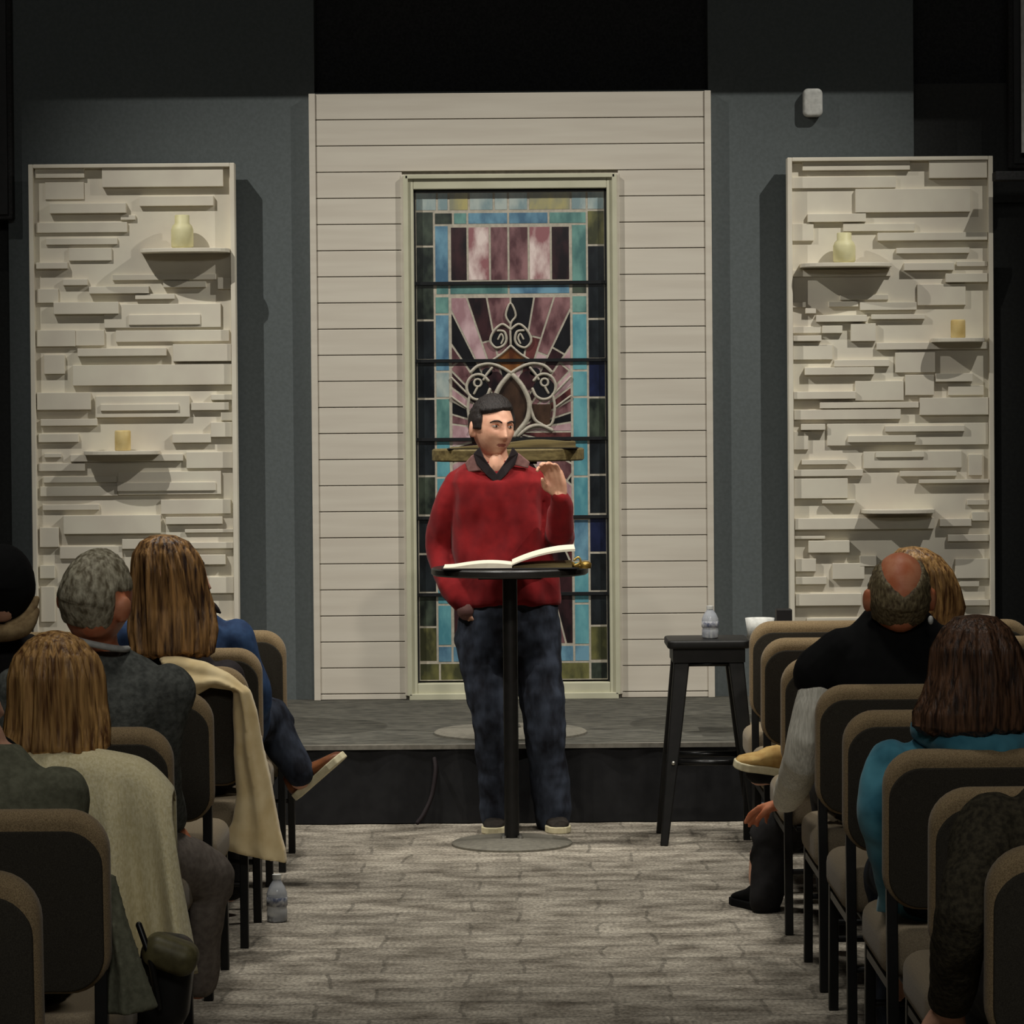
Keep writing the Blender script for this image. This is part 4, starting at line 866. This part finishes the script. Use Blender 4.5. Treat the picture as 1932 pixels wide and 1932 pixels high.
# person in black beanie, far left
Y = LROW[3]; hp = W(6, 1108, Y+.1); X = hp.x-.02
t, R = seated('person in a black knitted hat and beige scarf at the far left edge', X, Y, hp, BACK-math.radians(20), 0, 0, 1.0, 'skin', ('coat', 'dark_cloth'), 'dark_cloth', zsh=W(6, 1230, Y+.2).z, shw=.2, ears=False)
short_hair(hp, R, 1.0, full, .024, 1, .001).build('hat', 'vest', t, smooth=True)
sf = MB(); q = W(20, 1185, Y+.08)
sf.tube([q+Vector((-.12, 0, 0)), q+Vector((-.03, -.035, -.012)), q+Vector((.04, -.02, .0)), q+Vector((.065, .02, .045))], [.024, .026, .024, .016], 12); sf.tube([q+Vector((.0, -.03, 0)), q+Vector((.045, .0, .03)), q+Vector((.07, .03, .08))], [.02, .018, .01], 10)
sf.build('scarf', 'beige', t, smooth=True)
# person at left edge, grey-green sweater (seventh row)
Y = LROW[6]; hp = W(-88, 1325, Y+.16); X = W(-75, 1500, Y).x
t, R = seated('person at the left edge in a grey-green sweater, only cheek and shoulder in view', X, Y, hp, BACK-math.radians(50), 0, 0, 1.0, 'skin', ('sweater', 'grey_knit'), 'dark_cloth', zsh=W(0, 1446, Y+.2).z-.01, shw=.185, rarm=[W(95, 1700, Y+.22), W(60, 1750, Y+.5)])
short_hair(hp, R, 1.0, cov_g, .015, 12, .004).build('hair', 'hair_grey', t, smooth=True)
MB().tube([W(-60, 1420, Y+.3), W(-5, 1425, Y+.33), W(30, 1440, Y+.36)], [.05, .045, .03], 12).build('collar', 'vest', t, smooth=True)
# bald man in black vest, right fourth row
Y = RROW[3]; hp = W(1697, 1124, Y+.12); X = W(1705, 1122, Y).x
t, R = seated('balding man in a black vest with white sleeves in the right block, head tipped forward', X, Y, hp, BACK, 0, math.radians(-18), 1.14, 'skin2', ('shirt', 'white_knit'), 'dark_cloth', zsh=W(1690, 1218, Y+.2).z, shw=.215,
    larm=[W(1512, 1435, Y+.20), W(1482, 1515, Y+.60)], hand_dirs={0: ((-.6, .6, -.25), (0, -.2, -1))}, wr=(.006, 12))
g = MB(); ty = Y+.2; z_ = W(1690, 1218, Y+.2).z
g.rings([(X, ty+.03, .5, .20, .16), (X, ty, .68, .19, .15), (X, ty-.01, .82, .20, .15), (X, ty-.005, z_-.09, .22, .145), (X, ty, z_-.03, .222, .13), (X, ty+.005, z_+.02, .17, .11), (X, ty+.01, z_+.075, .115, .10), (X, ty+.01, z_+.105, .085, .08)], 30)
for s_ in (-1, 1): g.tube([Vector((X+s_*.15, ty, z_-.03)), Vector((X+s_*.215, ty, z_-.085))], [.088, .086], 18)
g.build('vest', 'vest', t, remesh=.008, sm=4, wrinkle=(.006, 8, (1, 1, 1)))
def cov_b(d):
    top_bald = sstep(.48, .66, d.z+.25*d.y-.35*abs(d.x))
    return max(0, sstep(-.60, -.48, d.z)*sstep(-.45, -.15, d.y)*(1-top_bald))
short_hair(hp, R, 1.14, cov_b, .017, 4, .004, 14).build('hair', 'hair_fringe', t, smooth=True)
MB().tube([hp+R @ Vector((.083, .0, .005)), hp+R @ Vector((.084, -.06, .008)), hp+R @ Vector((.075, -.1, .005))], .0025, 6).tube([hp+R @ Vector((-.083, .0, .005)), hp+R @ Vector((-.084, -.06, .008)), hp+R @ Vector((-.075, -.1, .005))], .0025, 6).build('glasses', 'steel', t, smooth=True)
MB().ell(W(1756, 1170, Y+.02), (.008, .01, .013)).build('earpiece', 'plastic_white', t, smooth=True)
# blonde woman beyond him
Y = RROW[2]; hp = W(1728, 1100, Y+.2); X = hp.x+.10
t, R = seated('woman with wavy dark-blonde hair in the right block, half hidden behind the balding man', X, Y, hp, BACK, 0, 0, .95, 'skin', ('jacket', 'pink'), 'dark_cloth', zsh=W(1740, 1225, Y+.2).z-.02, shw=.17,
    knees=[W(1462, 1580, Y+.55), Vector((X+.05, Y+.7, .52))], feet=[W(1445, 1712, Y+.50), W(1432, 1462, Y+.72)])
long_hair(hp, [(.118, .01, .01, -.01, 0), (.112, .045, .05, -.01, 0), (.085, .08, .085, 0, 0), (.04, .108, .105, .01, 0), (-.02, .125, .11, .02, 0), (-.08, .135, .10, .026, 0), (-.13, .12, .08, .03, 0), (-.14, .09, .05, .03, 0)], 6, 24, .009).build('hair', 'hair_blonde', t, smooth=True)
shoe(t, W(1475, 1462, Y+.66), Vector((-.95, -.15, .18)), 'tan_boot', 'sole', .17, up=Vector((.25, -.1, .95)))
shoe(t, W(1452, 1722, Y+.48), Vector((-.25, .6, 0)), 'vest', 'vest', .24)
# brunette in teal sweater, right sixth row
Y = RROW[5]; hp = W(1842, 1262, Y+.12); X = W(1862, 1262, Y).x
t, R = seated('woman with dark brunette hair in a teal sweater, right block', X, Y, hp, BACK, 0, 0, .97, 'skin', ('sweater', 'teal'), 'denim', zsh=W(1850, 1385, Y+.2).z-.015, shw=.215,
    larm=[W(1676, 1560, Y+.18), W(1700, 1780, Y+.42)], wr=(.020, 8))
long_hair(hp, [(.128, .01, .01, 0, 0), (.122, .05, .05, 0, 0), (.095, .078, .085, 0, 0), (.05, .098, .105, 0, 0), (-.01, .112, .11, .005, 0), (-.06, .128, .105, .004, -.01), (-.10, .142, .095, -.004, -.02), (-.135, .138, .08, -.010, -.03), (-.15, .11, .06, -.015, -.03)], 14, 26, .010).build('hair', 'hair_brunette', t, smooth=True)
g = MB(); q = W(1850, 1362, Y+.16)
g.tube([q+Vector((-.14, .02, -.02)), q+Vector((-.07, -.09, -.045)), q+Vector((.05, -.11, -.05)), q+Vector((.13, 0, -.01))], [.03, .04, .04, .03], 12)
g.build('hood', 'teal', t, remesh=.008, sm=3, wrinkle=(.012, 12, (1, 1, 1)))
# person in dark olive knit, right edge foreground (eighth row)
Y = RROW[7]; X = RC(7)+.0; hp = Vector((X+.06, Y+.14, 1.17))
t, R = seated('person in a dark olive knit at the lower right edge, arm hanging toward the aisle', X, Y, hp, BACK, 0, 0, 1.0, 'skin', ('sweater', 'olive_knit'), 'dark_cloth', zsh=W(1932, 1560, Y+.2).z+.06, shw=.23,
    larm=[W(1822, 1720, Y+.10), W(1790, 1900, Y+.28)], wr=(.008, 14))
short_hair(hp, R, 1.0, cov_g, .018, 21, .004).build('hair', 'hair_dark', t, smooth=True)

# ============================================================ CLOTHS, BAGS
def ribbon(pts, n=20, thick=.022, seed=0, folds=3):
    """cloth strip: pts = [(outer_px, inner_px, D)] -> closed bulging strip with folds"""
    Q = []
    for i in range(len(pts)-1):
        for k in range(5):
            t = k/5; a, b = pts[i], pts[i+1]; Q.append([[a[0][q]*(1-t)+b[0][q]*t for q in (0, 1)], [a[1][q]*(1-t)+b[1][q]*t for q in (0, 1)], a[2]*(1-t)+b[2]*t])
    Q.append([list(pts[-1][0]), list(pts[-1][1]), pts[-1][2]]); mb = MB(); L_ = []
    for i, (o, c, D) in enumerate(Q):
        a = W(o[0], o[1], D); b = W(c[0], c[1], D); l = []
        for j in range(n+1):
            t = j/n; p = a.lerp(b, t); p.y -= .035*math.sin(PI*t)+.010*math.sin(PI*t)*math.sin(folds*PI*2*t+seed+i*.08); l.append(p)
        for j in range(n, -1, -1):
            t = j/n; p = a.lerp(b, t); p.y += thick-.02*math.sin(PI*t); l.append(p)
        L_.append(l)
    return mb.loops(L_)
D = LROW[2]-.035
r = ribbon([((300, 1243), (318, 1262), D), ((340, 1242), (335, 1300), D-.01), ((385, 1250), (352, 1322), D-.03), ((430, 1272), (395, 1296), D-.03), ((472, 1303), (440, 1302), D-.02), ((484, 1345), (440, 1340), D-.02), ((497, 1420), (441, 1420), D-.01), ((514, 1500), (446, 1500), D+.0), ((528, 1570), (440, 1550), D+.0), ((538, 1605), (422, 1590), D+.0), ((540, 1632), (428, 1604), D+.0)], thick=.06, folds=2)
tag(r.build('draped_coat', 'tan_coat', remesh=.007, sm=3, wrinkle=(.006, 8, (1, 1, .5))), 'tan coat draped over the corner of the third-row chair on the left', 'coat')
# cream cloth over the sixth-row left chair
Y = LROW[5]; x1 = lx[5]+.03; x0 = lx[5]-CW-.02; mb = MB(); L_ = []; nx = 90
prof = [(.10, .60), (.095, .80), (.085, .89), (.045, .915), (-.005, .90), (-.03, .86), (-.04, .75), (-.05, .62), (-.055, .50), (-.06, .44)]
for thick in (0, 1):
    g = []
    for y_, z_ in prof:
        row = []
        for i in range(nx+1):
            t = i/nx; x = x0+(x1-x0)*t; dn = max(0, (.88-z_)/.44) if y_ < .05 else 0
            zz = z_-(.05*((t-.55)/.45)**2 if t > .55 else .02*((.55-t)/.55)**2)*(1 if z_ > .7 else .4)
            if t > .84 and z_ > .6: zz -= .045*((t-.84)/.16)**2
            x += dn*.06*max(0, (t-.4)/.6)
            y = Y+y_-.008-dn*.05*(math.sin(t*27+1)+.4*math.sin(t*61))*(.4+.6*t)-.01*dn+(.012 if thick else 0)*(1 if y_ < .04 else -1); 
            if thick: zz -= .010
            row.append(Vector((x, y, zz-(.05*dn*dn*(1-t) if t < .8 else 0))))
        g.append(row)
    L_.append(g)
A, B = L_; nr = len(prof)
ring = []
for i in range(nx+1): ring.append([A[r_][i] for r_ in range(nr)]+[B[r_][i] for r_ in range(nr-1, -1, -1)])
tag(MB().loops(ring).build('draped_cardigan', 'cream', smooth=True), 'cream wool cardigan draped over the chair back behind the blonde woman', 'cardigan')
# grey coat tail and bag beside the seventh-row chair
Y = LROW[6]
r = ribbon([((216, 1650), (196, 1650), Y+.12), ((240, 1740), (200, 1740), Y+.08), ((270, 1830), (205, 1830), Y+.06), ((298, 1905), (190, 1915), Y+.05)], thick=.03, folds=2)
tag(r.build('coat_tail', 'grey_knit', remesh=.007, sm=2), 'grey coat tail hanging beside the seventh-row left chair', 'coat')
bg = thing('handbag', W(320, 1880, Y+.55), 'black leather handbag with an olive flap hanging by the left chairs', 'bag')
c = W(312, 1850, Y+.50); MB().pillow(Matrix.Translation(c) @ Matrix.Rotation(.12, 4, 'Y'), .115, .20, .12, .04, .035).build('bag_body', 'leather', bg, smooth=True)
c = W(322, 1800, Y+.44); MB().pillow(Matrix.Translation(c) @ Matrix.Rotation(.35, 4, 'Y'), .12, .07, .10, .03, .03).build('flap', 'olive_leather', bg, smooth=True)
MB().tube([W(262, 1745, Y+.42), W(285, 1815, Y+.40), W(300, 1900, Y+.42)], .007, 8).build('strap', 'leather', bg, smooth=True)
